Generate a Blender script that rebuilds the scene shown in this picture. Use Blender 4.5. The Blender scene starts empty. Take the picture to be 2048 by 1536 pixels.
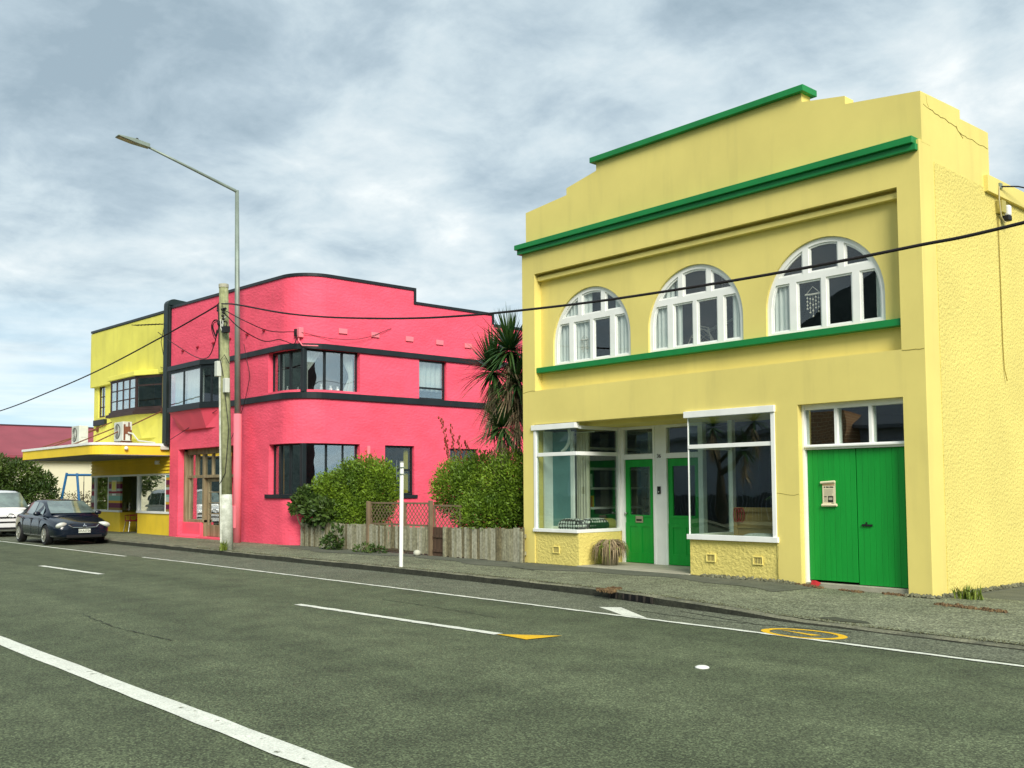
import bpy, bmesh, math, random
from mathutils import Vector, Matrix, Euler
R = math.radians
random.seed(7)
S = bpy.context.scene
COL = S.collection

# ------------------------------------------------------------------ camera, sky, sun, exposure
YAW, PITCH, ROLL = R(-48.196), R(3.4005), R(-0.3727)
cam_d = bpy.data.cameras.new('camera')
cam = bpy.data.objects.new('camera', cam_d); COL.objects.link(cam)
fw = Vector((math.sin(YAW), math.cos(YAW), 0)); rt = Vector((math.cos(YAW), -math.sin(YAW), 0)); up = Vector((0, 0, 1))
f2 = fw*math.cos(PITCH)+up*math.sin(PITCH); u2 = up*math.cos(PITCH)-fw*math.sin(PITCH)
r3 = rt*math.cos(ROLL)+u2*math.sin(ROLL); u3 = u2*math.cos(ROLL)-rt*math.sin(ROLL)
cam.matrix_world = Matrix(((r3.x, u3.x, -f2.x, 0), (r3.y, u3.y, -f2.y, 0), (r3.z, u3.z, -f2.z, 1.74), (0, 0, 0, 1)))
cam_d.sensor_width = 36; cam_d.lens = 1988.8/2048*36; cam_d.shift_y = 90.4/2048; cam_d.clip_end = 3000; cam_d.clip_start = .05
S.camera = cam

SUN_DIR = Vector((.75, -.41, .62)).normalized()      # towards the sun
SUN_EL = math.asin(SUN_DIR.z); SUN_ROT = math.atan2(SUN_DIR.x, SUN_DIR.y)
sd = bpy.data.lights.new('sun', 'SUN'); sun = bpy.data.objects.new('sun', sd); COL.objects.link(sun)
sd.energy = 3.1; sd.angle = R(26); sd.color = (1, .95, .86)
sun.rotation_euler = (-SUN_DIR).to_track_quat('-Z', 'Y').to_euler()
S.view_settings.view_transform = 'Standard'; S.view_settings.look = 'None'
S.view_settings.exposure = 0.52; S.view_settings.gamma = 1

W = bpy.data.worlds.new('World'); S.world = W; W.use_nodes = True
def world():
    nt = W.node_tree; N = nt.nodes; L = nt.links; N.clear()
    out = N.new('ShaderNodeOutputWorld'); bg = N.new('ShaderNodeBackground'); L.new(bg.outputs[0], out.inputs[0])
    sky = N.new('ShaderNodeTexSky'); sky.sky_type = 'NISHITA'; sky.sun_disc = False
    sky.sun_elevation = SUN_EL; sky.sun_rotation = SUN_ROT
    tc = N.new('ShaderNodeTexCoord'); sep = N.new('ShaderNodeSeparateXYZ'); L.new(tc.outputs['Generated'], sep.inputs[0])
    def M(op, a, b=None, c=None, cl=False):
        n = N.new('ShaderNodeMath'); n.operation = op; n.use_clamp = cl
        for i, v in enumerate((a, b, c)):
            if v is None: continue
            if isinstance(v, (int, float)): n.inputs[i].default_value = v
            else: L.new(v, n.inputs[i])
        return n.outputs[0]
    z = M('MAXIMUM', sep.outputs[2], 0.0); zz = M('ADD', z, 0.22)
    cx = M('DIVIDE', sep.outputs[0], zz); cy = M('DIVIDE', sep.outputs[1], zz)
    cmb = N.new('ShaderNodeCombineXYZ'); L.new(cx, cmb.inputs[0]); L.new(cy, cmb.inputs[1])
    def noise(scale, det, rough, off, dist=0.):
        mp = N.new('ShaderNodeMapping'); mp.inputs[1].default_value = off; L.new(cmb.outputs[0], mp.inputs[0])
        n = N.new('ShaderNodeTexNoise'); n.inputs['Scale'].default_value = scale; n.inputs['Detail'].default_value = det
        n.inputs['Roughness'].default_value = rough; n.inputs['Distortion'].default_value = dist
        L.new(mp.outputs[0], n.inputs['Vector']); return n.outputs[0]
    big = noise(1.75, 8, .55, (3.1, 1.7, 0), .3)
    med = noise(4.6, 8, .60, (8.2, 4.4, 0), .25)
    v = M('ADD', M('MULTIPLY', big, .52), M('MULTIPLY', med, .48))
    # soft directional lumps: the darker cloud bellies and the thin bright break in the cover
    def blob(d, k, amp):
        d = Vector(d).normalized()
        vm = N.new('ShaderNodeVectorMath'); vm.operation = 'DOT_PRODUCT'; vm.inputs[1].default_value = d
        L.new(tc.outputs['Generated'], vm.inputs[0])
        e = M('POWER', 2.718, M('MULTIPLY', M('SUBTRACT', vm.outputs['Value'], 1.0), k)); return M('MULTIPLY', e, amp)
    def pix(x, y):
        return r3*(x-1024)/1988.8 - u3*(y-858.4)/1988.8 + f2
    for (x, y, k, a) in ((800, 110, 130, -.07), (330, 90, 160, -.065), (1500, 60, 120, -.04), (520, 180, 220, -.02), (760, 320, 420, .06), (620, 100, 200, -.05), (1020, 190, 260, -.04), (80, 120, 200, -.04), (1900, 150, 200, .04), (150, 480, 120, .02), (900, 560, 160, .04), (1250, 210, 300, .035)):
        v = M('ADD', v, blob(pix(x, y), k, a))
    cr = N.new('ShaderNodeValToRGB'); L.new(v, cr.inputs[0]); e = cr.color_ramp.elements
    e[0].position = .34; e[0].color = (.265, .345, .40, 1); e[1].position = .71; e[1].color = (.80, .82, .80, 1)
    for p, c in ((.43, (.36, .445, .50, 1)), (.505, (.47, .555, .595, 1)), (.59, (.58, .645, .665, 1))):
        q = e.new(p); q.color = c
    # near the horizon: thin blue bands between long flat clouds
    st = N.new('ShaderNodeCombineXYZ'); L.new(M('MULTIPLY', sep.outputs[0], 2.2), st.inputs[0]); L.new(M('MULTIPLY', sep.outputs[1], 2.2), st.inputs[1]); L.new(M('MULTIPLY', sep.outputs[2], 26.), st.inputs[2])
    n2 = N.new('ShaderNodeTexNoise'); n2.inputs['Scale'].default_value = 1.5; n2.inputs['Detail'].default_value = 5; L.new(st.outputs[0], n2.inputs['Vector'])
    cr2 = N.new('ShaderNodeValToRGB'); L.new(n2.outputs[0], cr2.inputs[0]); e = cr2.color_ramp.elements
    e[0].position = .40; e[0].color = (.40, .60, .74, 1); e[1].position = .62; e[1].color = (.72, .80, .82, 1)
    low = M('MULTIPLY', M('SUBTRACT', .20, sep.outputs[2]), 7., cl=True)
    mx = N.new('ShaderNodeMix'); mx.data_type = 'RGBA'; L.new(low, mx.inputs[0]); L.new(cr.outputs[0], mx.inputs[6]); L.new(cr2.outputs[0], mx.inputs[7])
    # a little clear sky (Nishita) behind the cloud cover
    sc = N.new('ShaderNodeVectorMath'); sc.operation = 'SCALE'; sc.inputs['Scale'].default_value = .08; L.new(sky.outputs[0], sc.inputs[0])
    mx2 = N.new('ShaderNodeMix'); mx2.data_type = 'RGBA'; mx2.inputs[0].default_value = .93; L.new(sc.outputs[0], mx2.inputs[6]); L.new(mx.outputs[2], mx2.inputs[7])
    L.new(mx2.outputs[2], bg.inputs[0]); bg.inputs[1].default_value = 1.0
world()

# ------------------------------------------------------------------ materials
MATS = {}
def mat(name, col, rough=.7, bump=0., bscale=40., var=.0, vscale=1.2, metal=0., spec=.35, streak=0., stretch=(1, 1, 1), coat=0., detail=4., speck=0., col2=None, bdist=.01, transl=None, vst=None, wear=None, chips=None):
    if name in MATS: return MATS[name]
    m = bpy.data.materials.new(name); m.use_nodes = True; nt = m.node_tree; N = nt.nodes; L = nt.links
    b = N['Principled BSDF']; b.inputs['Roughness'].default_value = rough; b.inputs['Metallic'].default_value = metal
    b.inputs['Specular IOR Level'].default_value = spec; b.inputs['Base Color'].default_value = (*col, 1)
    if coat: b.inputs['Coat Weight'].default_value = coat; b.inputs['Coat Roughness'].default_value = .03
    tc = N.new('ShaderNodeTexCoord'); src = None
    def noise(scale, det, st=(1, 1, 1), rg=.55):
        mp = N.new('ShaderNodeMapping'); mp.inputs['Scale'].default_value = st; L.new(tc.outputs['Object'], mp.inputs[0])
        n = N.new('ShaderNodeTexNoise'); n.inputs['Scale'].default_value = scale; n.inputs['Detail'].default_value = det; n.inputs['Roughness'].default_value = rg
        L.new(mp.outputs[0], n.inputs['Vector']); return n
    def mixc(fac, a, bb):
        x = N.new('ShaderNodeMix'); x.data_type = 'RGBA'
        L.new(fac, x.inputs[0])
        for i, q in ((6, a), (7, bb)):
            if isinstance(q, tuple): x.inputs[i].default_value = (*q[:3], 1)
            else: L.new(q, x.inputs[i])
        return x.outputs[2]
    def ramp(s, p0, p1):
        r = N.new('ShaderNodeMapRange'); r.inputs[1].default_value = p0; r.inputs[2].default_value = p1; L.new(s, r.inputs[0]); return r.outputs[0]
    cur = tuple(col)
    if col2 is not None:
        cur = mixc(ramp(noise(vscale, 5, vst or stretch).outputs[0], .35, .65), tuple(col), tuple(col2))
    if var:
        a = tuple(max(0, c*(1-var)) for c in col); bb = tuple(min(1, c*(1+var)) for c in col)
        if col2 is None: cur = mixc(ramp(noise(vscale, 5, stretch).outputs[0], .32, .68), a, bb)
        else:
            hv = N.new('ShaderNodeHueSaturation'); L.new(cur, hv.inputs['Color'])
            mr = N.new('ShaderNodeMapRange'); L.new(noise(vscale*5.3, 4).outputs[0], mr.inputs[0]); mr.inputs[1].default_value = .3; mr.inputs[2].default_value = .7; mr.inputs[3].default_value = 1-var; mr.inputs[4].default_value = 1+var
            L.new(mr.outputs[0], hv.inputs['Value']); cur = hv.outputs[0]
    if streak:
        f = N.new('ShaderNodeMath'); f.operation = 'MULTIPLY'; f.inputs[1].default_value = streak
        L.new(ramp(noise(3., 6, (1, 1, .12)).outputs[0], .52, .8), f.inputs[0])
        cur = mixc(f.outputs[0], cur, (.12, .11, .07))
    if wear:
        cur = mixc(ramp(noise(wear[0], 6, (1, 1, 1), .65).outputs[0], wear[1], wear[1]+.10), cur, (.085, .095, .052))
    if speck:
        hv = N.new('ShaderNodeHueSaturation')
        if isinstance(cur, tuple): hv.inputs['Color'].default_value = (*cur, 1)
        else: L.new(cur, hv.inputs['Color'])
        mr = N.new('ShaderNodeMapRange'); L.new(noise(bscale, 2, (1, 1, 1), .7).outputs[0], mr.inputs[0]); mr.inputs[1].default_value = .3; mr.inputs[2].default_value = .7; mr.inputs[3].default_value = 1-speck; mr.inputs[4].default_value = 1+speck
        L.new(mr.outputs[0], hv.inputs['Value']); cur = hv.outputs[0]
    if chips:
        vo = N.new('ShaderNodeTexVoronoi'); vo.inputs['Scale'].default_value = chips[0]; L.new(tc.outputs['Object'], vo.inputs['Vector'])
        sp = N.new('ShaderNodeSeparateColor'); L.new(vo.outputs['Color'], sp.inputs[0])
        cv = N.new('ShaderNodeMath'); cv.operation = 'POWER'; cv.inputs[1].default_value = 1.7; L.new(sp.outputs[0], cv.inputs[0])
        mr = N.new('ShaderNodeMapRange'); L.new(cv.outputs[0], mr.inputs[0]); mr.inputs[3].default_value = chips[1]; mr.inputs[4].default_value = chips[2]
        hv = N.new('ShaderNodeHueSaturation'); L.new(mr.outputs[0], hv.inputs['Value'])
        if isinstance(cur, tuple): hv.inputs['Color'].default_value = (*cur, 1)
        else: L.new(cur, hv.inputs['Color'])
        cur = hv.outputs[0]
    if not isinstance(cur, tuple): L.new(cur, b.inputs['Base Color'])
    if bump:
        bp = N.new('ShaderNodeBump'); bp.inputs['Strength'].default_value = bump; bp.inputs['Distance'].default_value = bdist
        L.new(noise(bscale, detail, stretch).outputs[0], bp.inputs['Height']); L.new(bp.outputs[0], b.inputs['Normal'])
    if transl:
        out = N['Material Output']; t = N.new('ShaderNodeBsdfTranslucent'); t.inputs[0].default_value = (*transl, 1)
        ms = N.new('ShaderNodeMixShader'); ms.inputs[0].default_value = .15; L.new(b.outputs[0], ms.inputs[1]); L.new(t.outputs[0], ms.inputs[2]); L.new(ms.outputs[0], out.inputs[0])
        if not isinstance(cur, tuple): L.new(cur, t.inputs[0])
    MATS[name] = m; return m

def glass(name, tint, boost=1.6, base=.03, wob=.012):
    m = bpy.data.materials.new(name); m.use_nodes = True; nt = m.node_tree; N = nt.nodes; L = nt.links
    N.remove(N['Principled BSDF']); out = N['Material Output']
    fr = N.new('ShaderNodeLayerWeight'); fr.inputs[0].default_value = .5
    pw = N.new('ShaderNodeMath'); pw.operation = 'POWER'; pw.inputs[1].default_value = 4.; L.new(fr.outputs['Facing'], pw.inputs[0])
    mm = N.new('ShaderNodeMath'); mm.operation = 'MULTIPLY_ADD'; mm.use_clamp = True; mm.inputs[1].default_value = boost; mm.inputs[2].default_value = base; L.new(pw.outputs[0], mm.inputs[0])
    tr = N.new('ShaderNodeBsdfTransparent'); tr.inputs[0].default_value = (*tint, 1)
    gl = N.new('ShaderNodeBsdfGlossy'); gl.inputs['Roughness'].default_value = .0; gl.inputs[0].default_value = (.95, .97, .96, 1)
    tc = N.new('ShaderNodeTexCoord'); no = N.new('ShaderNodeTexNoise'); no.inputs['Scale'].default_value = 1.3; no.inputs['Detail'].default_value = 1; L.new(tc.outputs['Object'], no.inputs['Vector'])
    bp = N.new('ShaderNodeBump'); bp.inputs['Strength'].default_value = .25; bp.inputs['Distance'].default_value = wob; L.new(no.outputs[0], bp.inputs['Height']); L.new(bp.outputs[0], gl.inputs['Normal'])
    mx = N.new('ShaderNodeMixShader'); L.new(mm.outputs[0], mx.inputs[0]); L.new(tr.outputs[0], mx.inputs[1]); L.new(gl.outputs[0], mx.inputs[2]); L.new(mx.outputs[0], out.inputs[0])
    return m

YEL = (.75, .635, .19)
m_yel = mat('yellow_plaster', YEL, .75, .10, 60, .06, .7, streak=.13)
m_yrc = mat('yellow_roughcast', (.74, .625, .18), .8, 1.2, 20, .06, .8, bdist=.024, detail=6, stretch=(1, 1, 1))
m_grn = mat('green_trim', (.007, .21, .048), .45, .05, 60, .12, 1.5)
m_dgrn = mat('green_door', (.005, .29, .032), .5, .08, 30, .10, 1.2, stretch=(6, 6, .5))
m_wht = mat('white_paint', (.84, .85, .80), .5, .08, 40, .05, 2.5, streak=.06)
m_pink = mat('pink_stucco', (.94, .10, .165), .72, .75, 8.5, .12, 1.1, bdist=.03, detail=6, stretch=(1, 1, 1.7), streak=.10)
m_pinks = mat('pink_smooth', (.93, .105, .165), .65, .1, 40, .06, 1.2)
m_pinkl = mat('pink_pale', (.90, .22, .26), .7, .1, 40, .05, 2)
m_dark = mat('dark_trim', (.011, .017, .019), .42, .05, 40, .2, 2)
m_pil = mat('dark_green_pilaster', (.008, .020, .019), .45, .1, 30, .25, 2)
m_y2 = mat('lemon_paint', (.80, .74, .13), .7, .2, 30, .08, .8, streak=.12)
m_y2d = mat('golden_paint', (.85, .60, .035), .6, .12, 30, .07, 1., streak=.10)
m_brn = mat('brown_window', (.045, .025, .022), .5, .05, 30, .2, 2)
m_tim = mat('raw_timber', (.20, .155, .08), .75, .3, 20, .0, 2, col2=(.33, .27, .16), stretch=(4, 4, .5))
m_glass = glass('shop_glass', (.90, .955, .93), 1., .105)
m_gup = glass('upper_glass', (.95, .97, .97), .9, .05)
m_gpk = glass('pink_house_glass', (.90, .94, .94), 1.2, .24)
m_gcar = glass('car_glass', (.6, .7, .66), 1.2, .10, .0)
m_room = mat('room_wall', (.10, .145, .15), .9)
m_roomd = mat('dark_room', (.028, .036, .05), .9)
m_floor = mat('room_floor', (.16, .12, .08), .8)
m_cur = mat('curtain_white', (.82, .85, .77), .9, .1, 80, .04, 6, transl=(.6, .64, .56))
m_curb = mat('curtain_beige', (.50, .47, .34), .9, .1, 80, .08, 6, transl=(.4, .36, .25))
m_asp = mat('asphalt', (.056, .072, .036), .9, .5, 62, .24, .35, col2=(.090, .110, .058), speck=.45, bdist=.008, detail=4, vst=(.12, 1.6, 1), chips=(74, .55, 1.95))
m_asp2 = mat('asphalt_pale', (.112, .124, .083), .9, .5, 60, .16, .5, col2=(.086, .098, .062), speck=.4, bdist=.008, detail=4, chips=(60, .5, 2.0))
m_path = mat('footpath_asphalt', (.125, .138, .083), .9, .6, 50, .20, .7, col2=(.17, .183, .115), speck=.5, bdist=.01, detail=4, chips=(48, .5, 2.0))
m_patch = mat('path_patch', (.085, .094, .066), .9, .8, 45, .16, .7, col2=(.11, .118, .085), speck=.35, bdist=.006, detail=3)
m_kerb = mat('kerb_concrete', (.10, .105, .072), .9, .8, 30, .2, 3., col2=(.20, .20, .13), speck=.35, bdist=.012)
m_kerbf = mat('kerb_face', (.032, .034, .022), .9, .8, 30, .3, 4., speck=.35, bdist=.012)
m_line = mat('road_paint', (.64, .66, .57), .75, .5, 62, .08, 3., speck=.22, bdist=.006, wear=(11., .60))
m_yline = mat('yellow_road_paint', (.70, .42, .01), .75, .5, 62, .10, 5., speck=.22, bdist=.006, wear=(11., .60))
m_conc = mat('pale_concrete', (.36, .35, .26), .85, .5, 30, .15, 3., streak=.2)
m_soil = mat('garden_soil', (.06, .07, .03), .95, .6, 20, .3, 2)
m_steel = mat('galvanised_steel', (.24, .29, .24), .5, .1, 20, .18, 2., metal=.35)
m_pole = mat('weathered_pole', (.23, .25, .115), .85, .7, 8, .25, 2., col2=(.34, .35, .19), stretch=(6, 6, .35), bdist=.02)
m_polew = mat('flaking_white', (.62, .64, .55), .75, .5, 14, .1, 5, col2=(.40, .42, .34), bdist=.01)
m_blk = mat('black_rubber', (.010, .010, .011), .6)
m_wire = mat('cable_black', (.012, .009, .010), .65)
m_fence = mat('weathered_paling', (.21, .195, .115), .85, .6, 6, .35, 3., col2=(.34, .33, .22), stretch=(9, 9, .4), bdist=.015)
m_fenced = mat('brown_gate', (.085, .05, .03), .85, .5, 8, .3, 3, stretch=(8, 8, .5))
m_trel = mat('trellis_timber', (.20, .145, .085), .8, .3, 10, .2, 3)
m_leafA = mat('hedge_leaf', (.075, .15, .012), .5, col2=(.185, .29, .018), vscale=1.6, var=.35, transl=(.1, .2, .02))
m_leafB = mat('dark_leaf', (.035, .075, .014), .5, col2=(.07, .12, .02), vscale=2., var=.3, transl=(.05, .1, .02))
m_leafT = mat('tree_leaf', (.03, .065, .010), .5, col2=(.075, .115, .015), vscale=.9, var=.35, transl=(.06, .1, .015))
m_twig = mat('twig', (.15, .12, .07), .85)
m_sword = mat('sword_leaf', (.022, .085, .026), .4, col2=(.085, .16, .035), vscale=3., var=.3)
m_deadl = mat('dead_leaf', (.22, .16, .085), .85, col2=(.38, .30, .18), vscale=5, var=.3)
m_trunk = mat('palm_trunk', (.06, .05, .035), .9, .8, 12, .3, 3)
m_seed = mat('red_seed_head', (.30, .05, .025), .8)
m_roof = mat('maroon_roof', (.26, .055, .072), .6, .1, 6, .12, .8)
m_cream = mat('cream_wall', (.74, .70, .50), .8, .2, 20, .05, .6)
m_navy = mat('navy_paint', (.0015, .0055, .015), .25, coat=.5, spec=.35)
m_vanp = mat('van_white_paint', (.74, .75, .74), .3, coat=.8)
m_chr = mat('chrome', (.75, .76, .74), .16, metal=1.)
m_alloy = mat('alloy_silver', (.46, .46, .40), .35, metal=.75)
m_lampg = mat('lamp_lens', (.58, .60, .53), .12, coat=1., var=.12, vscale=20)
m_amber = mat('amber_lens', (.60, .22, .06), .2, coat=1.)
m_plate = mat('plate_white', (.62, .66, .56), .5)
m_blue = mat('blue_paint', (.012, .12, .30), .45)
m_red = mat('red_plastic', (.36, .016, .03), .45)
m_acw = mat('aircon_casing', (.58, .60, .52), .6, .1, 20, .06, 3., streak=.2)
m_rust = mat('rust', (.15, .055, .025), .85, .4, 20, .3, 4)
m_paper = mat('notice_paper', (.74, .66, .45), .8, .1, 40, .05, 6)
m_ink = mat('print_ink', (.03, .028, .02), .8)
m_inkg = mat('print_grey', (.40, .38, .28), .8)
m_board = mat('tan_board', (.33, .22, .085), .7, .2, 8, .15, 2., stretch=(.4, 1, 5))
m_bull = mat('terracotta', (.10, .09, .05), .8)

# ------------------------------------------------------------------ mesh builder
class MB:
    def __init__(s): s.v = []; s.f = []; s.m = []; s.mi = 0; s.xf = None
    def add(s, vs, fs):
        b = len(s.v)
        for p in vs:
            p = Vector(p); s.v.append(tuple(s.xf @ p) if s.xf is not None else tuple(p))
        for f in fs: s.f.append([b+i for i in f]); s.m.append(s.mi)
    def box(s, x0, x1, y0, y1, z0, z1):
        s.add([(x0, y0, z0), (x1, y0, z0), (x1, y1, z0), (x0, y1, z0), (x0, y0, z1), (x1, y0, z1), (x1, y1, z1), (x0, y1, z1)],
              [(0, 3, 2, 1), (4, 5, 6, 7), (0, 1, 5, 4), (1, 2, 6, 5), (2, 3, 7, 6), (3, 0, 4, 7)])
    def quad(s, a, b, c, d): s.add([a, b, c, d], [(0, 1, 2, 3)])
    def prism_z(s, pts, z0, z1, pts2=None):
        n = len(pts); p2 = pts2 or pts
        s.add([(x, y, z0) for x, y in pts]+[(x, y, z1) for x, y in p2],
              [tuple(reversed(range(n))), tuple(range(n, 2*n))]+[(i, (i+1) % n, n+(i+1) % n, n+i) for i in range(n)])
    def prism_y(s, pts, y0, y1):
        n = len(pts)
        s.add([(x, y0, z) for x, z in pts]+[(x, y1, z) for x, z in pts],
              [tuple(range(n)), tuple(reversed(range(n, 2*n)))]+[(i, n+i, n+(i+1) % n, (i+1) % n) for i in range(n)])
    def prism_x(s, pts, x0, x1):
        n = len(pts)
        s.add([(x0, y, z) for y, z in pts]+[(x1, y, z) for y, z in pts],
              [tuple(reversed(range(n))), tuple(range(n, 2*n))]+[(i, (i+1) % n, n+(i+1) % n, n+i) for i in range(n)])
    def tube(s, pts, r, n=8, r1=None, cap=True):
        P = [Vector(p) for p in pts]; k = len(P); vs = []; pu = None
        for i, p in enumerate(P):
            t = (P[min(i+1, k-1)]-P[max(i-1, 0)]).normalized()
            a = pu if pu is not None else (Vector((0, 0, 1)) if abs(t.z) < .9 else Vector((1, 0, 0)))
            b = t.cross(a).normalized(); a = b.cross(t).normalized(); pu = a
            rr = r if r1 is None else r+(r1-r)*i/max(1, k-1)
            for j in range(n):
                an = 2*math.pi*j/n; vs.append(p+a*math.cos(an)*rr+b*math.sin(an)*rr)
        fs = [(i*n+j, i*n+(j+1) % n, (i+1)*n+(j+1) % n, (i+1)*n+j) for i in range(k-1) for j in range(n)]
        if cap: fs += [tuple(reversed(range(n))), tuple(range((k-1)*n, k*n))]
        s.add(vs, fs)
    def lathe(s, c, prof, n=16, axis='z'):
        vs = []
        for r, h in prof:
            for j in range(n):
                a = 2*math.pi*j/n; x, y = r*math.cos(a), r*math.sin(a)
                vs.append((c[0]+x, c[1]+y, c[2]+h) if axis == 'z' else ((c[0]+x, c[1]+h, c[2]+y) if axis == 'y' else (c[0]+h, c[1]+x, c[2]+y)))
        k = len(prof); fs = [(i*n+j, i*n+(j+1) % n, (i+1)*n+(j+1) % n, (i+1)*n+j) for i in range(k-1) for j in range(n)]
        fs += [tuple(reversed(range(n))), tuple(range((k-1)*n, k*n))]; s.add(vs, fs)
    def ball(s, c, r, n=8, k=6, sz=1.):
        s.lathe(c, [(max(.001, r*math.sin(math.pi*i/k)), -r*sz*math.cos(math.pi*i/k)) for i in range(k+1)], n)
    def frame(s, x0, x1, z0, z1, y0, y1, w, wb=None):
        wb = wb or w
        s.box(x0, x0+w, y0, y1, z0, z1); s.box(x1-w, x1, y0, y1, z0, z1)
        s.box(x0+w, x1-w, y0, y1, z1-w, z1); s.box(x0+w, x1-w, y0, y1, z0, z0+wb)
    def mesh(s, me, flipx=None):
        b = len(s.v)
        for v in me.vertices: s.v.append(tuple(s.xf @ v.co) if s.xf is not None else tuple(v.co))
        for p in me.polygons: s.f.append([b+i for i in p.vertices]); s.m.append(s.mi)
        bpy.data.meshes.remove(me)
    def build(s, name, m, parent=None, smooth=False, bevel=0., sub=0):
        me = bpy.data.meshes.new(name); me.from_pydata(s.v, [], s.f)
        for q in (m if isinstance(m, (list, tuple)) else [m]): me.materials.append(q)
        if any(s.m): me.polygons.foreach_set('material_index', s.m)
        if smooth:
            me.polygons.foreach_set('use_smooth', [True]*len(me.polygons))
        me.update()
        return link(name, me, parent, bevel, sub)

def link(name, me, parent=None, bevel=0., sub=0):
    o = bpy.data.objects.new(name, me); COL.objects.link(o)
    if parent is not None:
        o.parent = parent
        if parent.type == 'EMPTY': o.matrix_parent_inverse = Matrix.Translation(-parent.location)
    if bevel:
        b = o.modifiers.new('bevel', 'BEVEL'); b.width = bevel; b.segments = 2; b.limit_method = 'ANGLE'; b.angle_limit = R(40)
    if sub:
        q = o.modifiers.new('sub', 'SUBSURF'); q.levels = sub; q.render_levels = sub
    return o
def tag(o, label, cat, group=None, kind=None):
    if label: o['label'] = label
    if cat: o['category'] = cat
    if group: o['group'] = group
    if kind: o['kind'] = kind
    return o
def thing(name, label, cat, loc, group=None):
    o = bpy.data.objects.new(name, None); COL.objects.link(o); o.location = loc; o.empty_display_size = .2
    return tag(o, label, cat, group)
def struct(o): o['kind'] = 'structure'; return o
def kids(o): return [c for c in bpy.data.objects if c.parent is o]
def dup(root, delta, label=None):
    r = root.copy(); COL.objects.link(r); r.location = root.location+Vector(delta)
    if label: r['label'] = label
    for ch in kids(root):
        c = ch.copy(); COL.objects.link(c); c.parent = r
        for g in kids(ch):
            d = g.copy(); COL.objects.link(d); d.parent = c
    return r

def flat(outline, holes, t, y):
    """plate in the x/z plane, front face at y, thickness t going to +y, with holes"""
    cu = bpy.data.curves.new('t', 'CURVE'); cu.dimensions = '2D'; cu.fill_mode = 'BOTH'; cu.extrude = t/2
    for pts in [outline]+list(holes):
        sp = cu.splines.new('POLY'); sp.points.add(len(pts)-1); sp.use_cyclic_u = True
        for q, (a, b) in zip(sp.points, pts): q.co = (a, b, 0, 1)
    o = bpy.data.objects.new('t', cu); COL.objects.link(o)
    me = bpy.data.meshes.new_from_object(o.evaluated_get(bpy.context.evaluated_depsgraph_get()))
    bpy.data.objects.remove(o); bpy.data.curves.remove(cu)
    me.transform(Matrix.Translation((0, y+t/2, 0)) @ Matrix.Rotation(R(90), 4, 'X'))
    return me
def rect(x0, x1, z0, z1): return [(x0, z0), (x1, z0), (x1, z1), (x0, z1)]
def text(body, size, loc, rot, m, parent, name='lettering', depth=.004):
    cu = bpy.data.curves.new('t', 'FONT'); cu.body = body; cu.size = size; cu.extrude = depth; cu.align_x = 'CENTER'; cu.align_y = 'CENTER'
    o = bpy.data.objects.new('t', cu); COL.objects.link(o)
    me = bpy.data.meshes.new_from_object(o.evaluated_get(bpy.context.evaluated_depsgraph_get()))
    bpy.data.objects.remove(o); bpy.data.curves.remove(cu)
    me.transform(Matrix.Translation(loc) @ Euler(rot).to_matrix().to_4x4()); me.materials.clear(); me.materials.append(m)
    return link(name, me, parent)
def curtain(mb, x0, x1, y, z0, z1, amp=.035, waves=7, pinch=None, jit=.3):
    n = max(16, int(waves*8)); vs = []; K = 9; ph = random.random()*6
    for k in range(K):
        z = z0+(z1-z0)*k/(K-1); w = 1.
        for i in range(n+1):
            t = i/n; a = math.sin(t*waves*2*math.pi+ph+.6*math.sin(t*9+ph))*amp*(1+.4*math.sin(t*23+ph))
            x = x0+(x1-x0)*t
            if pinch: x = pinch(t, k/(K-1), x)
            vs.append((x, y+a, z))
    fs = [(k*(n+1)+i, k*(n+1)+i+1, (k+1)*(n+1)+i+1, (k+1)*(n+1)+i) for k in range(K-1) for i in range(n)]
    mb.add(vs, fs)
def align(p0, p1):
    """local x along p0->p1 (2D), local y to the left-behind (away from street side), z up"""
    d = Vector((p1[0]-p0[0], p1[1]-p0[1])); L = d.length; d /= L
    return Matrix(((d.x, -d.y, 0, p0[0]), (d.y, d.x, 0, p0[1]), (0, 0, 1, 0), (0, 0, 0, 1))), L

# ------------------------------------------------------------------ ground, road, kerb, footpath, markings
def interp(tab, x):
    if x <= tab[0][0]: return tab[0][1]
    for (a, b), (c, d) in zip(tab, tab[1:]):
        if x <= c: return b+(d-b)*(x-a)/(c-a)
    return tab[-1][1]
KY = [(-150, 12.1), (-31, 12.08), (-23, 12.02), (-16.9, 11.98), (-13.6, 11.88), (-11, 11.70), (-9.7, 11.48), (-8.8, 11.37), (-7.8, 11.24), (-7, 11.16), (-5.7, 11.1), (-4.3, 11.02), (5, 10.9), (150, 10.9)]
KH = [(-150, .12), (-10.2, .12), (-8.6, .10), (-7.4, .055), (-6.3, .035), (150, .035)]
def ky(x): return interp(KY, x)
def kh(x): return interp(KH, x)
b = MB(); b.box(-500, 500, -500, 600, -.4, -.06); g = struct(b.build('ground', m_soil))
b = MB(); b.add([(-150, -6.2, 0), (150, -6.2, 0), (150, 12.3, 0), (-150, 12.3, 0)], [(0, 1, 2, 3)]); struct(b.build('road', m_asp))
xs = [-150, -80, -55, -45, -40]+[-40+i*.5 for i in range(1, 93)]+[8, 12, 20, 40, 150]
b = MB()                                                   # paler sealed strip along the kerb
for a, c in zip(xs, xs[1:]):
    b.quad((a, 10.22+.02*math.sin(a*1.7), .004), (c, 10.22+.02*math.sin(c*1.7), .004), (c, ky(c)+.02, .004), (a, ky(a)+.02, .004))
struct(b.build('parking_lane', m_asp2))
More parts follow.
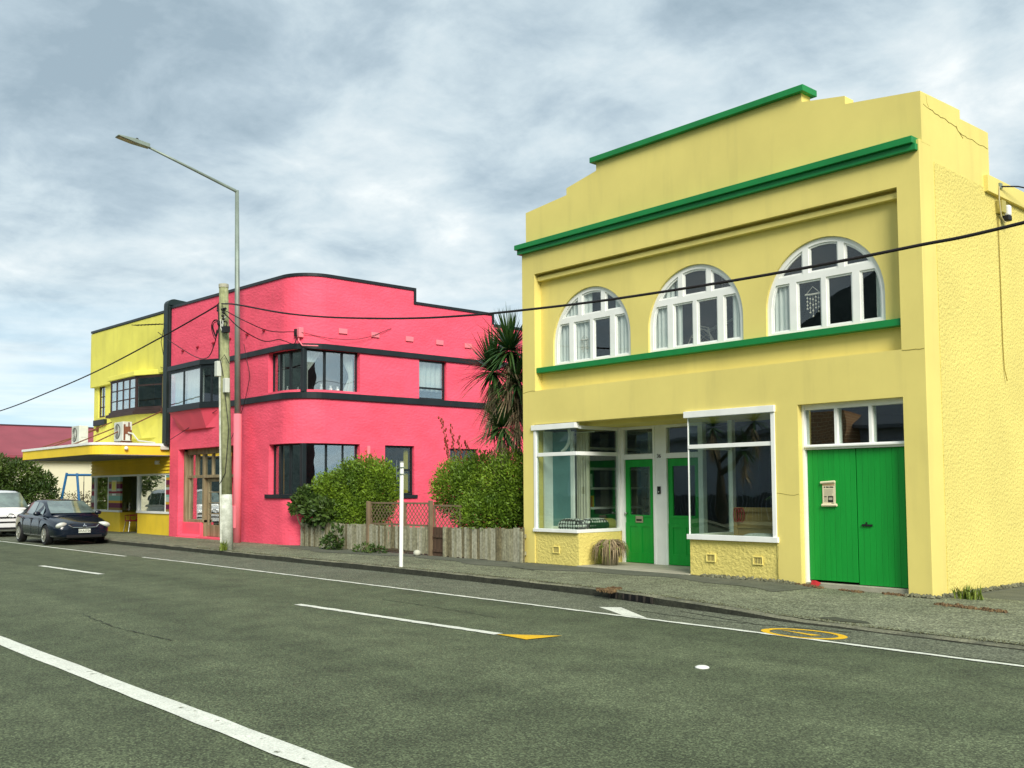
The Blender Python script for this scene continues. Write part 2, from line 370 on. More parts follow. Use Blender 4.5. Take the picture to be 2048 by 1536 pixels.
rk = random.Random(3); jit = {x: (rk.uniform(-.012, .012), rk.uniform(-.010, .006)) for x in xs}
b = MB()
for a, c in zip(xs, xs[1:]):
    (ja, ha), (jc, hc) = jit[a], jit[c]
    ya, yc, za, zc = ky(a)+ja, ky(c)+jc, kh(a)+ha, kh(c)+hc
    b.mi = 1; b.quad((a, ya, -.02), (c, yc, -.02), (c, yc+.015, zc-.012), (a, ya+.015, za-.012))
    b.mi = 0; b.quad((a, ya+.015, za-.012), (c, yc+.015, zc-.012), (c, yc+.04, zc), (a, ya+.04, za))
    b.quad((a, ya+.04, za), (c, yc+.04, zc), (c, yc+.19, zc+.002), (a, ya+.19, za+.002))
struct(b.build('kerb', [m_kerb, m_kerbf]))
BL = [(-150, .085), (-9.7, .085), (-8.9, .02), (150, .02)]
def pz(x, y):
    t = min(1, max(0, (y-ky(x)-.15)/(15-ky(x)))); return kh(x)*(1-t)+interp(BL, x)*t+.004
b = MB()
for a, c in zip(xs, xs[1:]):
    for i in range(4):
        ya = [ky(a)+.17+(15.4-ky(a))*q/4 for q in (i, i+1)]; yc = [ky(c)+.17+(15.4-ky(c))*q/4 for q in (i, i+1)]
        b.quad((a, ya[0], pz(a, ya[0])), (c, yc[0], pz(c, yc[0])), (c, yc[1], pz(c, yc[1])), (a, ya[1], pz(a, ya[1])))
struct(b.build('footpath', m_path, smooth=True))
b = MB()                                                   # darker repair strip along the shopfront
xs2 = [-26.3+i*.4 for i in range(44)]
for a, c in zip(xs2, xs2[1:]):
    ea, ec = 13.95+.28*math.sin(a*.9)+.1*math.sin(a*3.1), 13.95+.28*math.sin(c*.9)+.1*math.sin(c*3.1)
    b.quad((a, ea, pz(a, ea)+.006), (c, ec, pz(c, ec)+.006), (c, 15.05, pz(c, 15)+.006), (a, 15.05, pz(a, 15)+.006))
struct(b.build('footpath', m_patch))
b = MB(); b.box(-7.1, 30, 15.3, 60, -.05, .022); struct(b.build('driveway', m_patch))
b = MB(); b.box(-26, -16.4, 14.9, 40, -.05, .09); struct(b.build('garden_bed', m_soil))
b = MB(); b.box(-150, -44, 15.3, 26, -.05, .09); struct(b.build('playground_ground', m_soil))
# far side of the street (seen only in the glass)
b = MB(); b.box(-150, 150, -9.5, -6.2, -.05, .12); struct(b.build('footpath', m_path))

def sheet(pts, m, z=.008, name='road_marking'):
    bb = MB(); bb.add([(x, y, z) for x, y in pts], [tuple(range(len(pts)))]); return struct(bb.build(name, m))
def ribbon(pts, w, m, z=.008, rough=.012, step=.12, seed=1):
    rr = random.Random(seed); P = []
    for (a, b_), (c, d) in zip(pts, pts[1:]):
        n = max(1, int(abs(c-a)/step)); P += [(a+(c-a)*i/n, b_+(d-b_)*i/n) for i in range(n)]
    P.append(pts[-1]); bb = MB(); e = [(rr.uniform(-rough, rough), rr.uniform(-rough, rough)) for _ in P]
    for i in range(len(P)-1):
        (x0, y0), (x1, y1) = P[i], P[i+1]
        bb.quad((x0, y0-w/2+e[i][0], z), (x1, y1-w/2+e[i+1][0], z), (x1, y1+w/2+e[i+1][1], z), (x0, y0+w/2+e[i][1], z))
    return struct(bb.build('road_marking', m))
ribbon([(-120, 9.95), (-38, 9.95), (-26.6, 10.03)], .10, m_line, step=.4)
ribbon([(-25.9, 10.20), (-22.6, 10.25), (-7.2, 10.15), (-3.9, 10.07), (30, 9.9)], .085, m_line, seed=2)
ribbon([(-24.75, 7.36), (-21.3, 7.52)], .14, m_line, seed=3)
ribbon([(-13.5, 7.70), (-9.05, 7.86)], .13, m_line, seed=4)
ribbon([(-44, 7.2), (-40, 7.25)], .14, m_line, seed=5)
ribbon([(-120, 3.36), (40, 3.36)], .21, m_line, seed=6, step=.4)
sheet([(-9.05, 7.83), (-8.50, 7.80), (-8.42, 8.30)], m_yline)
sheet([(-10.05, 10.66), (-9.80, 10.86), (-8.76, 10.22), (-9.2, 10.215), (-9.62, 10.45)], m_line)
b = MB(); n = 40                                            # yellow ring with a wedge inside
for i in range(n):
    a0, a1 = 2*math.pi*i/n, 2*math.pi*(i+1)/n; p = []
    for r_, a in ((.43, a0), (.54, a0), (.54, a1), (.43, a1)): p.append((-6.55+r_*math.cos(a), 10.44+r_*.62*math.sin(a), .009))
    b.quad(*p)
b.add([(-6.95, 10.53, .009), (-6.40, 10.37, .009), (-6.32, 10.47, .009)], [(0, 1, 2)])
struct(b.build('road_marking', m_yline))
# cracks and seams in the seal; also contact shade painted along the wall foot
def crack_and_base_shade(pts, w, seed, name='crack'):
    rr = random.Random(seed); P = []
    for (a, b_), (c, d) in zip(pts, pts[1:]):
        L_ = math.hypot(c-a, d-b_); k = max(2, int(L_/.12))
        P += [(a+(c-a)*i/k+rr.uniform(-.02, .02), b_+(d-b_)*i/k+rr.uniform(-.02, .02)) for i in range(k)]
    bb = MB()
    for (x0, y0), (x1, y1) in zip(P, P[1:]):
        q = w*rr.uniform(.3, 1); onp = y0 > ky(x0)+.16
        z0 = (pz(x0, y0)+.012 if onp else .009); z1 = (pz(x1, y1)+.012 if onp else .009)
        bb.quad((x0, y0, z0), (x1, y1, z1), (x1, y1+q, z1), (x0, y0+q, z0))
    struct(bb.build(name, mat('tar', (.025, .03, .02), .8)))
crack_and_base_shade([(-14.6, 4.9), (-13, 4.75), (-11.2, 4.8)], .02, 1)
crack_and_base_shade([(-13.2, 9.0), (-11.6, 8.95), (-10, 8.8)], .02, 2)
crack_and_base_shade([(-8.9, 11.1), (-7.4, 10.72), (-6.1, 10.95)], .035, 3)
crack_and_base_shade([(-9.4, 10.75), (-8.2, 10.6), (-7.4, 10.72)], .03, 4)
crack_and_base_shade([(-15.6, 13.9), (-14, 13.3), (-12.6, 13.7), (-11.7, 14.6)], .03, 5)
crack_and_base_shade([(-5.9, 2.4), (-5.6, 2.35)], .04, 7)
crack_and_base_shade([(-8.4, 13.4), (-7.7, 13.25), (-7.5, 13.7)], .02, 8)
crack_and_base_shade([(-21, 13.2), (-17.5, 12.9), (-15.9, 13.2)], .02, 9)
b = MB(); b.add([(x, y, pz(x, y)+.007) for x, y in ((-7.02, 11.52), (-6.80, 11.44), (-6.62, 11.43), (-6.42, 11.5), (-6.30, 11.56), (-6.40, 11.66), (-6.48, 11.72), (-6.7, 11.70), (-6.9, 11.76))], [tuple(range(9))]); struct(b.build('path_patch', mat('tar_patch', (.055, .06, .038), .8, .8, 60, bdist=.01)))
crack_and_base_shade([(-11.8, 14.985), (-10.6, 14.98), (-9.45, 14.975)], .045, 21)  # dark strips painted for the gap and contact shadow under the yellow wall
crack_and_base_shade([(-16.35, 14.99), (-15.4, 14.985), (-14.75, 14.98)], .03, 22)
crack_and_base_shade([(-7.5, 14.97), (-7.1, 14.96)], .05, 23)
# hill across the bay behind the photographer: only the windows show it
b = MB(); rr = random.Random(12); pts = []
NX = 60
for i in range(NX+1):
    x = -330+700*i/NX; h = 30+9*math.sin(i*.35)+5*math.sin(i*.9+1)+rr.uniform(-1.5, 1.5)
    pts.append([(x, -92, 0), (x, -112, h*.55+rr.uniform(-2, 2)), (x, -135, h), (x, -190, h*1.1+4)])
vs = [p for q in pts for p in q]
b.add(vs, [(i*4+j, i*4+j+1, (i+1)*4+j+1, (i+1)*4+j) for i in range(NX) for j in range(3)])
struct(b.build('hill', mat('hill_bush', (.05, .075, .07), .95, 1., .6, .3, .05, bdist=.8), smooth=True))

# kerb drain, road stud
t = thing('kerb_drain', 'black barred drain inlet set into the kerb in front of the yellow shop', 'drain', (-10.2, 11.5, 0))
b = MB()
def kp(x, off, z): return (x, ky(x)+off, z)
b.quad(kp(-10.75, -.006, .012), kp(-9.75, -.006, .012), kp(-9.75, .006, .108), kp(-10.75, .006, .108)); b.build('opening', mat('drain_black', (.004, .004, .004), .9), t)
b = MB()
for i in range(7):
    x = -10.75+i/6; b.add([kp(x-.018, -.02, .01), kp(x+.018, -.02, .01), kp(x+.018, -.01, .112), kp(x-.018, -.01, .112)], [(0, 1, 2, 3)])
    b.box(x-.018, x+.018, ky(x)-.018, ky(x)+.01, .012, .108)
b.build('grate', mat('grate_iron', (.035, .03, .024), .8, .4, 30, .4, 8), t)
b = MB(); b.lathe((-6.02, 7.82, .0), [(.07, .0), (.068, .012), (.045, .022), (.001, .026)], 20)
tag(b.build('road_stud', mat('stud_white', (.78, .79, .74), .35), smooth=True), 'round white raised road stud on the dark asphalt', 'road stud')

# ------------------------------------------------------------------ the yellow shop building
YB = thing('yellow_shop_building', 'yellow plaster two-storey shop with green trim and three arched upstairs windows', 'building', (-11.8, 15, .08))
outer = [(-16.4, -.3), (-16.05, -.3), (-16.05, 3.14), (-9.88, 3.14), (-9.88, -.3), (-9.42, -.3), (-9.42, 3.14), (-7.53, 3.14), (-7.53, -.3), (-7.152, -.3), (-7.152, 7.18), (-16.4, 7.18)]
b = MB(); b.mesh(flat(outer, [rect(-16.0, -7.53, 3.89, 6.50)], .32, 15.0))
b.build('front_wall', m_yel, YB, bevel=.012)
ACX = (-14.49, -11.76, -9.01); AR = 1.13; AZ0 = 4.405; AZC = 4.88
def arch(cx, r, z0, zc, n=28, d=0.):
    return [(cx-r+d, z0+d), (cx+r-d, z0+d)]+[(cx+(r-d)*math.cos(math.pi*i/n), zc+(r-d)*math.sin(math.pi*i/n)) for i in range(n+1)]
b = MB(); b.mesh(flat(rect(-16.05, -7.48, 3.84, 6.55), [arch(c, AR, AZ0, AZC) for c in ACX], .12, 15.20)); b.build('recessed_panel', m_yel, YB)
b = MB(); b.box(-15.99, -7.54, 15.085, 15.21, 6.345, 6.44); b.build('moulding', m_yel, YB, bevel=.006)
b = MB(); b.box(-16.0, -7.53, 15.04, 15.21, 4.285, 4.40); b.build('window_sill', m_grn, YB, bevel=.006)
b = MB(); b.box(-16.50, -7.19, 14.85, 15.12, 7.105, 7.215); b.box(-16.47, -7.165, 14.91, 15.11, 7.0, 7.105); b.build('cornice', m_grn, YB, bevel=.006)
# stepped parapet
par = [(-16.37, 7.15), (-7.147, 7.15), (-7.147, 7.98), (-8.44, 8.15), (-8.44, 8.29), (-9.26, 8.43), (-9.26, 8.60), (-14.17, 8.60), (-14.17, 8.42), (-15.06, 8.25), (-15.06, 8.10), (-16.37, 7.98)]
b = MB(); b.mesh(flat(par, [], .28, 15.1)); b.build('parapet', m_yel, YB, bevel=.01)
b = MB(); b.box(-14.27, -9.17, 15.0, 15.46, 8.585, 8.70); b.build('parapet_cap', m_grn, YB, bevel=.008)
# side wall with its stepped top; smooth margin and roughcast field
sw = [(15.02, -.3), (19.7, -.3), (19.7, 7.05), (17.62, 7.06), (17.62, 7.90), (16.52, 7.88), (16.52, 8.03), (15.12, 7.985), (15.12, 7.19), (15.02, 7.19)]
b = MB(); b.prism_x(sw, -7.45, -7.15); b.build('side_wall', m_yel, YB, bevel=.008)
b = MB(); b.prism_x([(15.5, -.02), (19.7, -.02), (19.7, 6.83), (15.5, 6.92)], -7.16, -7.142); b.build('roughcast_panel', m_yrc, YB)
b = MB(); b.prism_x([(17.36, 6.80), (19.7, 6.77), (19.7, 7.07), (17.36, 7.09)], -7.16, -7.07); b.build('barge_board', m_yel, YB, bevel=.006)
b = MB(); b.box(-16.4, -16.1, 15.3, 19.7, -.3, 6.9); b.box(-16.1, -7.45, 19.4, 19.7, -.3, 6.9); b.build('rear_wall', mat('tarred_brick', (.05, .05, .05), .9, .4, 12, .3, 2), YB)
b = MB(); b.add([(-16.3, 15.4, 6.75), (-7.3, 15.4, 6.75), (-7.3, 19.65, 6.6), (-16.3, 19.65, 6.6)], [(0, 1, 2, 3)]); b.build('roof', m_steel, YB)
m_crk = mat('plaster_crack', (.33, .27, .06), .9)
def wall_crack(pts, r, seed):
    rr = random.Random(seed); P = []
    for a, c in zip(pts, pts[1:]):
        a, c = Vector(a), Vector(c); k = max(2, int((c-a).length/.09))
        for i in range(k): P.append(a.lerp(c, i/k)+Vector((0, rr.uniform(-.012, .012) if abs(a.x-c.x) < .01 else 0, rr.uniform(-.014, .014))))
    P.append(Vector(pts[-1])); q = MB(); q.tube(P, r, 4); q.build('plaster_crack', m_crk, YB)
wall_crack([(-7.149, 15.2, 7.78), (-7.149, 15.7, 7.74), (-7.149, 16.35, 7.70), (-7.149, 16.6, 7.56)], .007, 1)
wall_crack([(-7.149, 16.35, 7.70), (-7.149, 16.5, 7.62), (-7.149, 17.58, 7.60)], .006, 2)
wall_crack([(-7.149, 15.3, 7.96), (-7.149, 15.32, 7.84), (-7.149, 15.38, 7.78)], .006, 3)
wall_crack([(-7.52, 14.999, 3.885), (-7.3, 14.999, 3.875), (-7.16, 14.999, 3.87)], .006, 4)
wall_crack([(-16.38, 14.999, 3.86), (-16.2, 14.999, 3.88), (-16.0, 14.999, 3.885)], .005, 5)
wall_crack([(-9.87, 14.999, 1.62), (-9.6, 14.999, 1.60), (-9.43, 14.999, 1.61)], .004, 6)
wall_crack([(-9.86, 14.999, .72), (-9.865, 14.999, .35), (-9.86, 14.999, .05)], .004, 7)
# floors and rooms
b = MB()
b.box(-16.1, -7.45, 15.33, 19.4, 3.15, 3.22)
b.box(-16.1, -7.45, 19.25, 19.39, 0, 3.15); b.build('inner_floor', m_room, YB)
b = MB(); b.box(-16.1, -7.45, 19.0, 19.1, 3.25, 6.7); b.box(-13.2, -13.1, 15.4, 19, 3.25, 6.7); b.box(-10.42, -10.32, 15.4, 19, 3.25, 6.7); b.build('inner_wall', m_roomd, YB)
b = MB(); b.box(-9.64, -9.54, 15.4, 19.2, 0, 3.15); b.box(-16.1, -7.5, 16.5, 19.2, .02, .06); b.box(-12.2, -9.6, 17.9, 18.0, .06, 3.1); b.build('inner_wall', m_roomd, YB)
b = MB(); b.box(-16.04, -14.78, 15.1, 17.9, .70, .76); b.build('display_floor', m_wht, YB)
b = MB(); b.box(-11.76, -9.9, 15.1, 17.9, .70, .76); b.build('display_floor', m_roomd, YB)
# upstairs windows
def pane(cx, a, bb, z0, z1, d, r0=AR-.085):
    a, bb, z0, z1 = a+d, bb-d, z0+d, z1-d; r = r0-d
    def top(x):
        q = r*r-(x-cx)**2
        return min(z1, AZC+math.sqrt(max(q, 0)))
    a = max(a, cx-r+.0005); bb = min(bb, cx+r-.0005)
    P = [(a, z0), (bb, z0)]; n = 14
    if a < cx and top(a) < z0+.02:                       # clipped to a corner triangle
        a2 = cx-math.sqrt(max(0, r*r-(z0-AZC)**2)); P[0] = (a2, z0); a = a2
    if bb > cx and top(bb) < z0+.02:
        b2 = cx+math.sqrt(max(0, r*r-(z0-AZC)**2)); P[1] = (b2, z0); bb = b2
    for i in range(n+1):
        x = bb+(a-bb)*i/n; z = top(x)
        if z > z0+.004: P.append((x, z))
    Q = [P[0]]
    for p in P[1:]:
        if math.hypot(p[0]-Q[-1][0], p[1]-Q[-1][1]) > .003: Q.append(p)
    return Q
m_chime = mat('shell_chime', (.62, .58, .48), .7)
for wi, cx in enumerate(ACX):
    L0, L1 = cx-AR, cx+AR; w = 2*AR
    lights = [(L0+.085, L0+.205*w, 4.47, 5.32), (L0+.265*w, L0+.480*w, 4.47, 5.32), (L0+.520*w, L0+.735*w, 4.47, 5.32), (L0+.795*w, L1-.085, 4.47, 5.32),
              (L0+.06*w, L0+.325*w, 5.44, 6.2), (L0+.375*w, L0+.625*w, 5.44, 6.2), (L0+.675*w, L0+.94*w, 5.44, 6.2)]
    win = MB(); win.mesh(flat(arch(cx, AR-.002, AZ0+.002, AZC), [pane(cx, *l, 0) for l in lights], .07, 15.245))
    wo = win.build('arched_window', m_wht, YB, bevel=.004)
    sa = MB()
    for l in lights: sa.mesh(flat(pane(cx, *l, .002), [pane(cx, *l, .032)], .035, 15.268))
    sa.build('sash', m_wht, wo)
    gl = MB()
    for l in lights: gl.mesh(flat(pane(cx, *l, .028), [], .004, 15.285))
    gl.build('pane', m_gup, wo)
    cu_ = MB()
    spans = [[(.02, .47), (.76, .98)], [(.02, .26), (.265, .34), (.86, .98)], [(.03, .17), (.90, .98)]][wi]
    for s0, s1 in spans: cu_ = MB(); curtain(cu_, L0+s0*w, L0+s1*w, 15.335, 4.42, 5.95 if wi < 2 else 5.3, .022, (s1-s0)*w*9); cu_.build('curtain', m_cur, wo, smooth=True)
# chimes and wicker chair behind the glass
def chime(x, y, z, label, sc=1.):
    c = MB(); c.tube([(x-.14*sc, y, z), (x, y, z+.13*sc), (x+.14*sc, y, z)], .006, 5)
    c.tube([(x-.15*sc, y, z), (x, y-.02, z-.01), (x+.15*sc, y, z)], .016*sc, 6)
    for i in range(5):
        xx = x-.11*sc+i*.055*sc; ln = (.25+.14*((i*7) % 3)/2)*sc
        c.tube([(xx, y, z), (xx, y, z-ln)], .003, 4)
        for k in range(4): c.ball((xx, y, z-ln*(k+1)/4), .018*sc, 6, 4)
    tag(c.build('wind_chime', m_chime), label, 'wind chime')
chime(-9.27, 15.33, 5.08, 'white shell wind chime hanging in the rightmost arched window')
chime(-14.77, 15.32, 4.92, 'thin pale wind chime hanging in the leftmost arched window', .8)
b = MB()
for i in range(9):
    a = math.pi*(.06+.88*i/8); b.tube([(-12.02+.36*math.cos(a)*q+.12*(1-q), 15.75+.5*(1-q), 4.30+.55*math.sin(a)*(.35+.65*q)) for q in (0, .25, .5, .75, 1)], .009, 5)
for q in (.45, .7, 1):
    b.tube([(-12.02+.36*math.cos(math.pi*i/12)*q+.12*(1-q), 15.75+.5*(1-q), 4.28+.57*math.sin(math.pi*i/12)*(.35+.65*q)) for i in range(13)], .012, 5)
b.tube([(-11.66, 15.74, 4.2), (-11.82, 15.74, 4.85), (-12.0, 15.74, 4.9)], .015, 5)
for i in range(4):
    b.tube([(-12.3+i*.2, 15.9, 3.24), (-12.3+i*.2, 15.8, 4.3)], .014, 5)
tag(b.build('wicker_chair', m_chime), 'white cane chair back showing in the middle arched window', 'chair')
b = MB(); b.xf = Matrix.Translation((-12.1, 16.6, 5.05)) @ Matrix.Rotation(R(-14), 4, 'Y'); b.tube([(-.4, 0, 0), (.5, 0, 0)], .035, 8); b.xf = None
b.tube([(-12.1, 16.6, 5.05), (-12.1, 16.6, 6.7)], .006, 5)
tag(b.build('tube_lamp', m_cur), 'pale hanging tube lamp behind the middle arched window', 'lamp')
# stall risers
b = MB(); b.box(-16.05, -14.72, 15.025, 16.42, -.2, .80); b.build('stall_riser', m_yrc, YB, bevel=.008)
b = MB(); b.box(-11.80, -9.86, 15.025, 16.42, -.2, .80); b.build('stall_riser', m_yrc, YB, bevel=.008)
# lobby
b = MB(); b.box(-14.74, -11.78, 14.96, 16.55, -.1, .115); b.build('threshold', m_conc, YB, bevel=.01)
b = MB(); b.box(-16.05, -9.88, 15.33, 16.9, 3.06, 3.15); b.build('lobby_ceiling', m_yel, YB)
# left show window
sw_ = MB(); sw_.box(-16.05, -15.975, 14.985, 15.07, .84, 3.0); sw_.box(-16.10, -14.74, 14.955, 15.1, 3.01, 3.125); sw_.box(-16.07, -14.71, 14.965, 15.1, .79, .86)
sw_.box(-14.79, -14.71, 15.1, 16.36, .79, .86); sw_.box(-15.975, -14.75, 15.0, 15.05, 2.43, 2.51); sw_.box(-14.775, -14.725, 15.05, 16.30, 2.43, 2.51)
sw_.box(-14.80, -14.70, 16.30, 16.41, .80, 3.06); sw_.box(-14.79, -14.71, 15.1, 16.30, 2.99, 3.06)
so = sw_.build('shop_window', m_wht, YB, bevel=.005)
g_ = MB(); g_.box(-15.99, -14.752, 15.02, 15.028, .85, 3.01); g_.build('pane', m_glass, so)
g_ = MB(); g_.box(-14.756, -14.748, 15.03, 16.31, .85, 3.0); g_.build('pane', m_glass, so)
# right show window
sw_ = MB(); sw_.box(-9.955, -9.875, 14.98, 15.07, .84, 3.04); sw_.box(-11.85, -9.86, 14.95, 15.1, 3.045, 3.165); sw_.box(-11.82, -9.84, 14.955, 15.1, .765, .86)
sw_.box(-11.80, -9.955, 15.0, 15.05, 2.46, 2.535); sw_.box(-11.805, -11.785, 15.01, 15.05, .86, 3.04); sw_.box(-11.805, -11.755, 15.05, 16.30, 2.46, 2.535)
sw_.box(-11.82, -11.72, 16.30, 16.41, .80, 3.06); sw_.box(-11.81, -11.73, 15.1, 16.3, .79, .86)
so = sw_.build('shop_window', m_wht, YB, bevel=.005)
g_ = MB(); g_.box(-11.79, -9.95, 15.02, 15.028, .85, 3.05); g_.build('pane', m_glass, so)
g_ = MB(); g_.box(-11.784, -11.776, 15.03, 16.31, .85, 3.04); g_.build('pane', m_glass, so)
# doors at the back of the lobby
b = MB(); Y = 16.38
b.box(-14.70, -14.62, Y-.03, Y+.1, .115, 3.06); b.box(-13.80, -13.74, Y-.03, Y+.1, .115, 3.06); b.box(-13.49, -13.43, Y-.03, Y+.1, .115, 3.06); b.box(-12.60, -12.48, Y-.03, Y+.1, .115, 3.06)
for a, c in ((-14.62, -13.80), (-13.43, -12.60)): b.box(a, c, Y-.035, Y+.1, 2.35, 2.46); b.box(a, c, Y-.03, Y+.1, 3.0, 3.06)
dfr = b.build('door_frame', m_wht, YB, bevel=.006)
b = MB(); b.box(-13.74, -13.49, Y-.015, Y+.1, .115, 3.06); post = b.build('door_post', m_wht, YB)
text('36', .115, (-13.635, Y-.02, 2.40), (R(90), 0, 0), m_ink, post, 'house_number')
b = MB(); b.box(-13.675, -13.595, Y-.045, Y-.015, 1.60, 1.76); bell = b.build('doorbell', m_blk, post, bevel=.008)
b = MB(); b.lathe((-13.635, Y-.046, 1.645), [(.02, -.004), (.02, .002)], 10, 'y'); b.build('button', m_chr, bell)
def green_door(x0, x1, letter):
    d = MB(); z0, z1 = .125, 2.345
    d.mesh(flat(rect(x0, x1, z0, z1), [rect(x0+.115, x1-.115, 1.14, z1-.16)], .045, Y+.02))
    d.box(x0+.10, x1-.10, Y+.012, Y+.02, 1.10, 1.15)
    for k in range(4):                                    # stiles between the sunk lower panels
        xx = x0+.09+(x1-x0-.18)*k/3
    d.mesh(flat(rect(x0, x1, z0, .98), [rect(x0+.12, x0+.12+(x1-x0-.34)/2, .34, .90), rect(x1-.12-(x1-x0-.34)/2, x1-.12, .34, .90)], .014, Y+.006))
    o = d.build('green_door', m_dgrn, YB, bevel=.004)
    q = MB(); q.box(x0+.10, x1-.10, Y+.04, Y+.046, 1.12, z1-.14); q.build('pane', m_glass, o)
    if letter:
        q = MB(); q.box(x0+.30, x0+.50, Y-.012, Y+.008, .985, 1.13); lp = q.build('letter_plate', mat('bare_brass', (.35, .33, .22), .5, metal=.3), o, bevel=.004)
        q = MB(); q.box(x0+.325, x0+.475, Y-.016, Y-.01, 1.02, 1.06); q.build('slot', m_blk, lp)
        q = MB(); q.lathe((x0+.05, Y-.01, 1.18), [(.022, .02), (.012, .0), (.03, -.02), (.03, -.05), (.012, -.06)], 12, 'y'); q.build('handle', m_chr, o, smooth=True)
    return o
green_door(-14.615, -13.805, True); green_door(-13.425, -12.605, False)
b = MB()
for a, c in ((-14.62, -13.80), (-13.43, -12.60)): b.box(a, c, Y+.03, Y+.036, 2.46, 3.0)
b.build('fanlight', m_glass, dfr)
# what stands behind the glass of the shop
tq = thing('curtain_set', 'long beige curtain drawn together inside the left shop window', 'curtain', (-15.1, 15.5, .76))
b = MB(); curtain(b, -15.33, -14.98, 15.62, .77, 2.93, .05, 5); b.build('curtain_cloth', m_curb, tq, smooth=True)
b = MB(); b.tube([(-15.9, 15.62, 2.95), (-14.8, 15.62, 2.95)], .012, 6); b.build('rail', m_wht, tq)
b = MB(); curtain(b, -14.16, -13.94, 16.62, .15, 2.95, .03, 3); tag(b.build('curtain_cloth', m_curb, smooth=True), 'narrow cream curtain behind the glass of the left green door', 'curtain')
t = thing('bookshelf', 'white open bookshelf with books seen through the left shop window return', 'bookshelf', (-16.0, 17, .76))
b = MB()
for z in (.80, 1.25, 1.70, 2.15, 2.62): b.box(-16.08, -15.72, 16.15, 18.6, z, z+.05)
b.build('shelf', m_wht, t)
b = MB(); b.box(-16.08, -15.70, 16.05, 16.15, .76, 2.9); b.build('side_panel', m_wht, t); b = MB(); b.box(-16.08, -15.70, 18.6, 18.68, .76, 2.9); b.build('side_panel', m_wht, t)
b = MB(); b.box(-16.09, -16.075, 16.1, 18.65, .76, 2.9); b.build('back_panel', mat('shelf_back', (.05, .08, .10), .8), t)
rb = random.Random(5); y = 16.2; cols = [(.35, .06, .03), (.5, .3, .02), (.03, .2, .17), (.4, .38, .3), (.05, .07, .15), (.3, .04, .04)]
bcol = [mat('book_%d' % 0 if False else 'book_cover_'+n, c, .6) for n, c in zip('abcdef', cols)]
for i in range(9):
    w_ = rb.uniform(.03, .06); h_ = rb.uniform(.2, .3); q = MB(); q.box(-15.98, -15.78, y, y+w_, 1.302, 1.302+h_)
    o = q.build('book', bcol[i % 6]); tag(o, 'upright books at the near end of a white shelf in the left shop window', 'book', 'row of books on the shelf'); y += w_+.004
q = MB(); q.box(-15.75, -15.73, 16.2, 16.52, 1.76, 2.06); o = tag(q.build('picture_frame', m_wht), 'small white picture frame standing on the upper shelf', 'picture frame')
b = MB()                                                     # black and white spotted cushions
def cushion(c, sx, sy, sz, m, label, rot=0):
    q = MB(); n = 14; vs = []
    for sgn in (1, -1):
        for i in range(n+1):
            for j in range(n+1):
                u, v = i/n*2-1, j/n*2-1; h = ((1-u**4)*(1-v**4))**.5
                x, y_ = u*sx*(1-.08*(1-abs(v))), v*sy*(1-.08*(1-abs(u))); ca, sa = math.cos(rot), math.sin(rot)
                vs.append((c[0]+x*ca-y_*sa, c[1]+x*sa+y_*ca, c[2]+sgn*h*sz))
    K = (n+1)*(n+1)
    q.add(vs, [tuple((s*K+i*(n+1)+j, s*K+(i+1)*(n+1)+j, s*K+(i+1)*(n+1)+j+1, s*K+i*(n+1)+j+1)[::(1 if s == 0 else -1)]) for s in (0, 1) for i in range(n) for j in range(n)])
    return tag(q.build('cushion', m, smooth=True), label, 'cushion')
def spots():
    m = mat('spotted_cloth', (.012, .012, .014), .9); nt = m.node_tree; N = nt.nodes; L = nt.links
    v = N.new('ShaderNodeTexVoronoi'); v.inputs['Scale'].default_value = 13; v.inputs['Randomness'].default_value = .15
    tc = N.new('ShaderNodeTexCoord'); L.new(tc.outputs['Object'], v.inputs['Vector'])
    r = N.new('ShaderNodeValToRGB'); L.new(v.outputs['Distance'], r.inputs[0]); e = r.color_ramp.elements
    r.color_ramp.interpolation = 'CONSTANT'; e[0].color = (.7, .7, .62, 1); e[1].position = .42; e[1].color = (.012, .012, .014, 1)
    L.new(r.outputs[0], N['Principled BSDF'].inputs['Base Color']); return m
cushion((-15.13, 15.24, .93), .30, .17, .16, spots(), 'black cushion with white spots lying at the front of the left shop window')
cushion((-14.95, 15.75, .93), .16, .34, .16, spots(), 'black and white spotted cushion lying along the side pane of the left shop window')
cushion((-15.0, 16.22, .92), .15, .2, .15, mat('tan_cloth', (.35, .26, .08), .9), 'tan cushion at the door end of the left shop window')
b = MB(); b.box(-16.02, -15.98, 15.25, 15.55, .8, 3); b.box(-15.98, -15.36, 15.5, 15.56, .76, .9); b.box(-15.42, -15.34, 15.5, 15.56, .9, 2.98); b.box(-15.98, -15.42, 15.52, 15.54, .9, 2.98)
tag(b.build('window_screen', [m_wht]), 'white framed screen with teal panel standing at the left of the left shop window', 'screen')
q = MB(); q.box(-15.978, -15.422, 15.505, 15.519, .9, 2.98); 
scr = [o for o in bpy.data.objects if o.name == 'window_screen'][0]
q.build('teal_panel', mat('teal_cloth', (.13, .27, .27), .8, .1, 30, .12, 1.5), scr)
b = MB(); b.tube([(-15.6+.33*math.sin(a), 15.34, 2.53+.36-.36*math.cos(a)) for a in [i*.13 for i in range(2, 16)]], .035, 8); tag(b.build('curved_ornament', m_cur), 'pale crescent shaped ornament on the transom of the left shop window', 'ornament')
# ladder behind the left door
t = thing('step_ladder', 'pale step ladder standing behind the glass of the left green door', 'ladder', (-14.4, 17.2, .06))
b = MB()
for s in (-.2, .2): b.tube([(-14.85+s, 17.3, .06), (-14.72+s*.55, 17.45, 2.25)], .018, 6)
b.build('side_rail', m_alloy, t); b = MB()
for k in range(7): b = MB(); b.box(-14.85-.19+k*.017+.02*k*.3, -14.85+.19-k*.0, 17.27+k*.02, 17.36+k*.02, .35+k*.28, .38+k*.28); b.build('step', m_alloy, t)
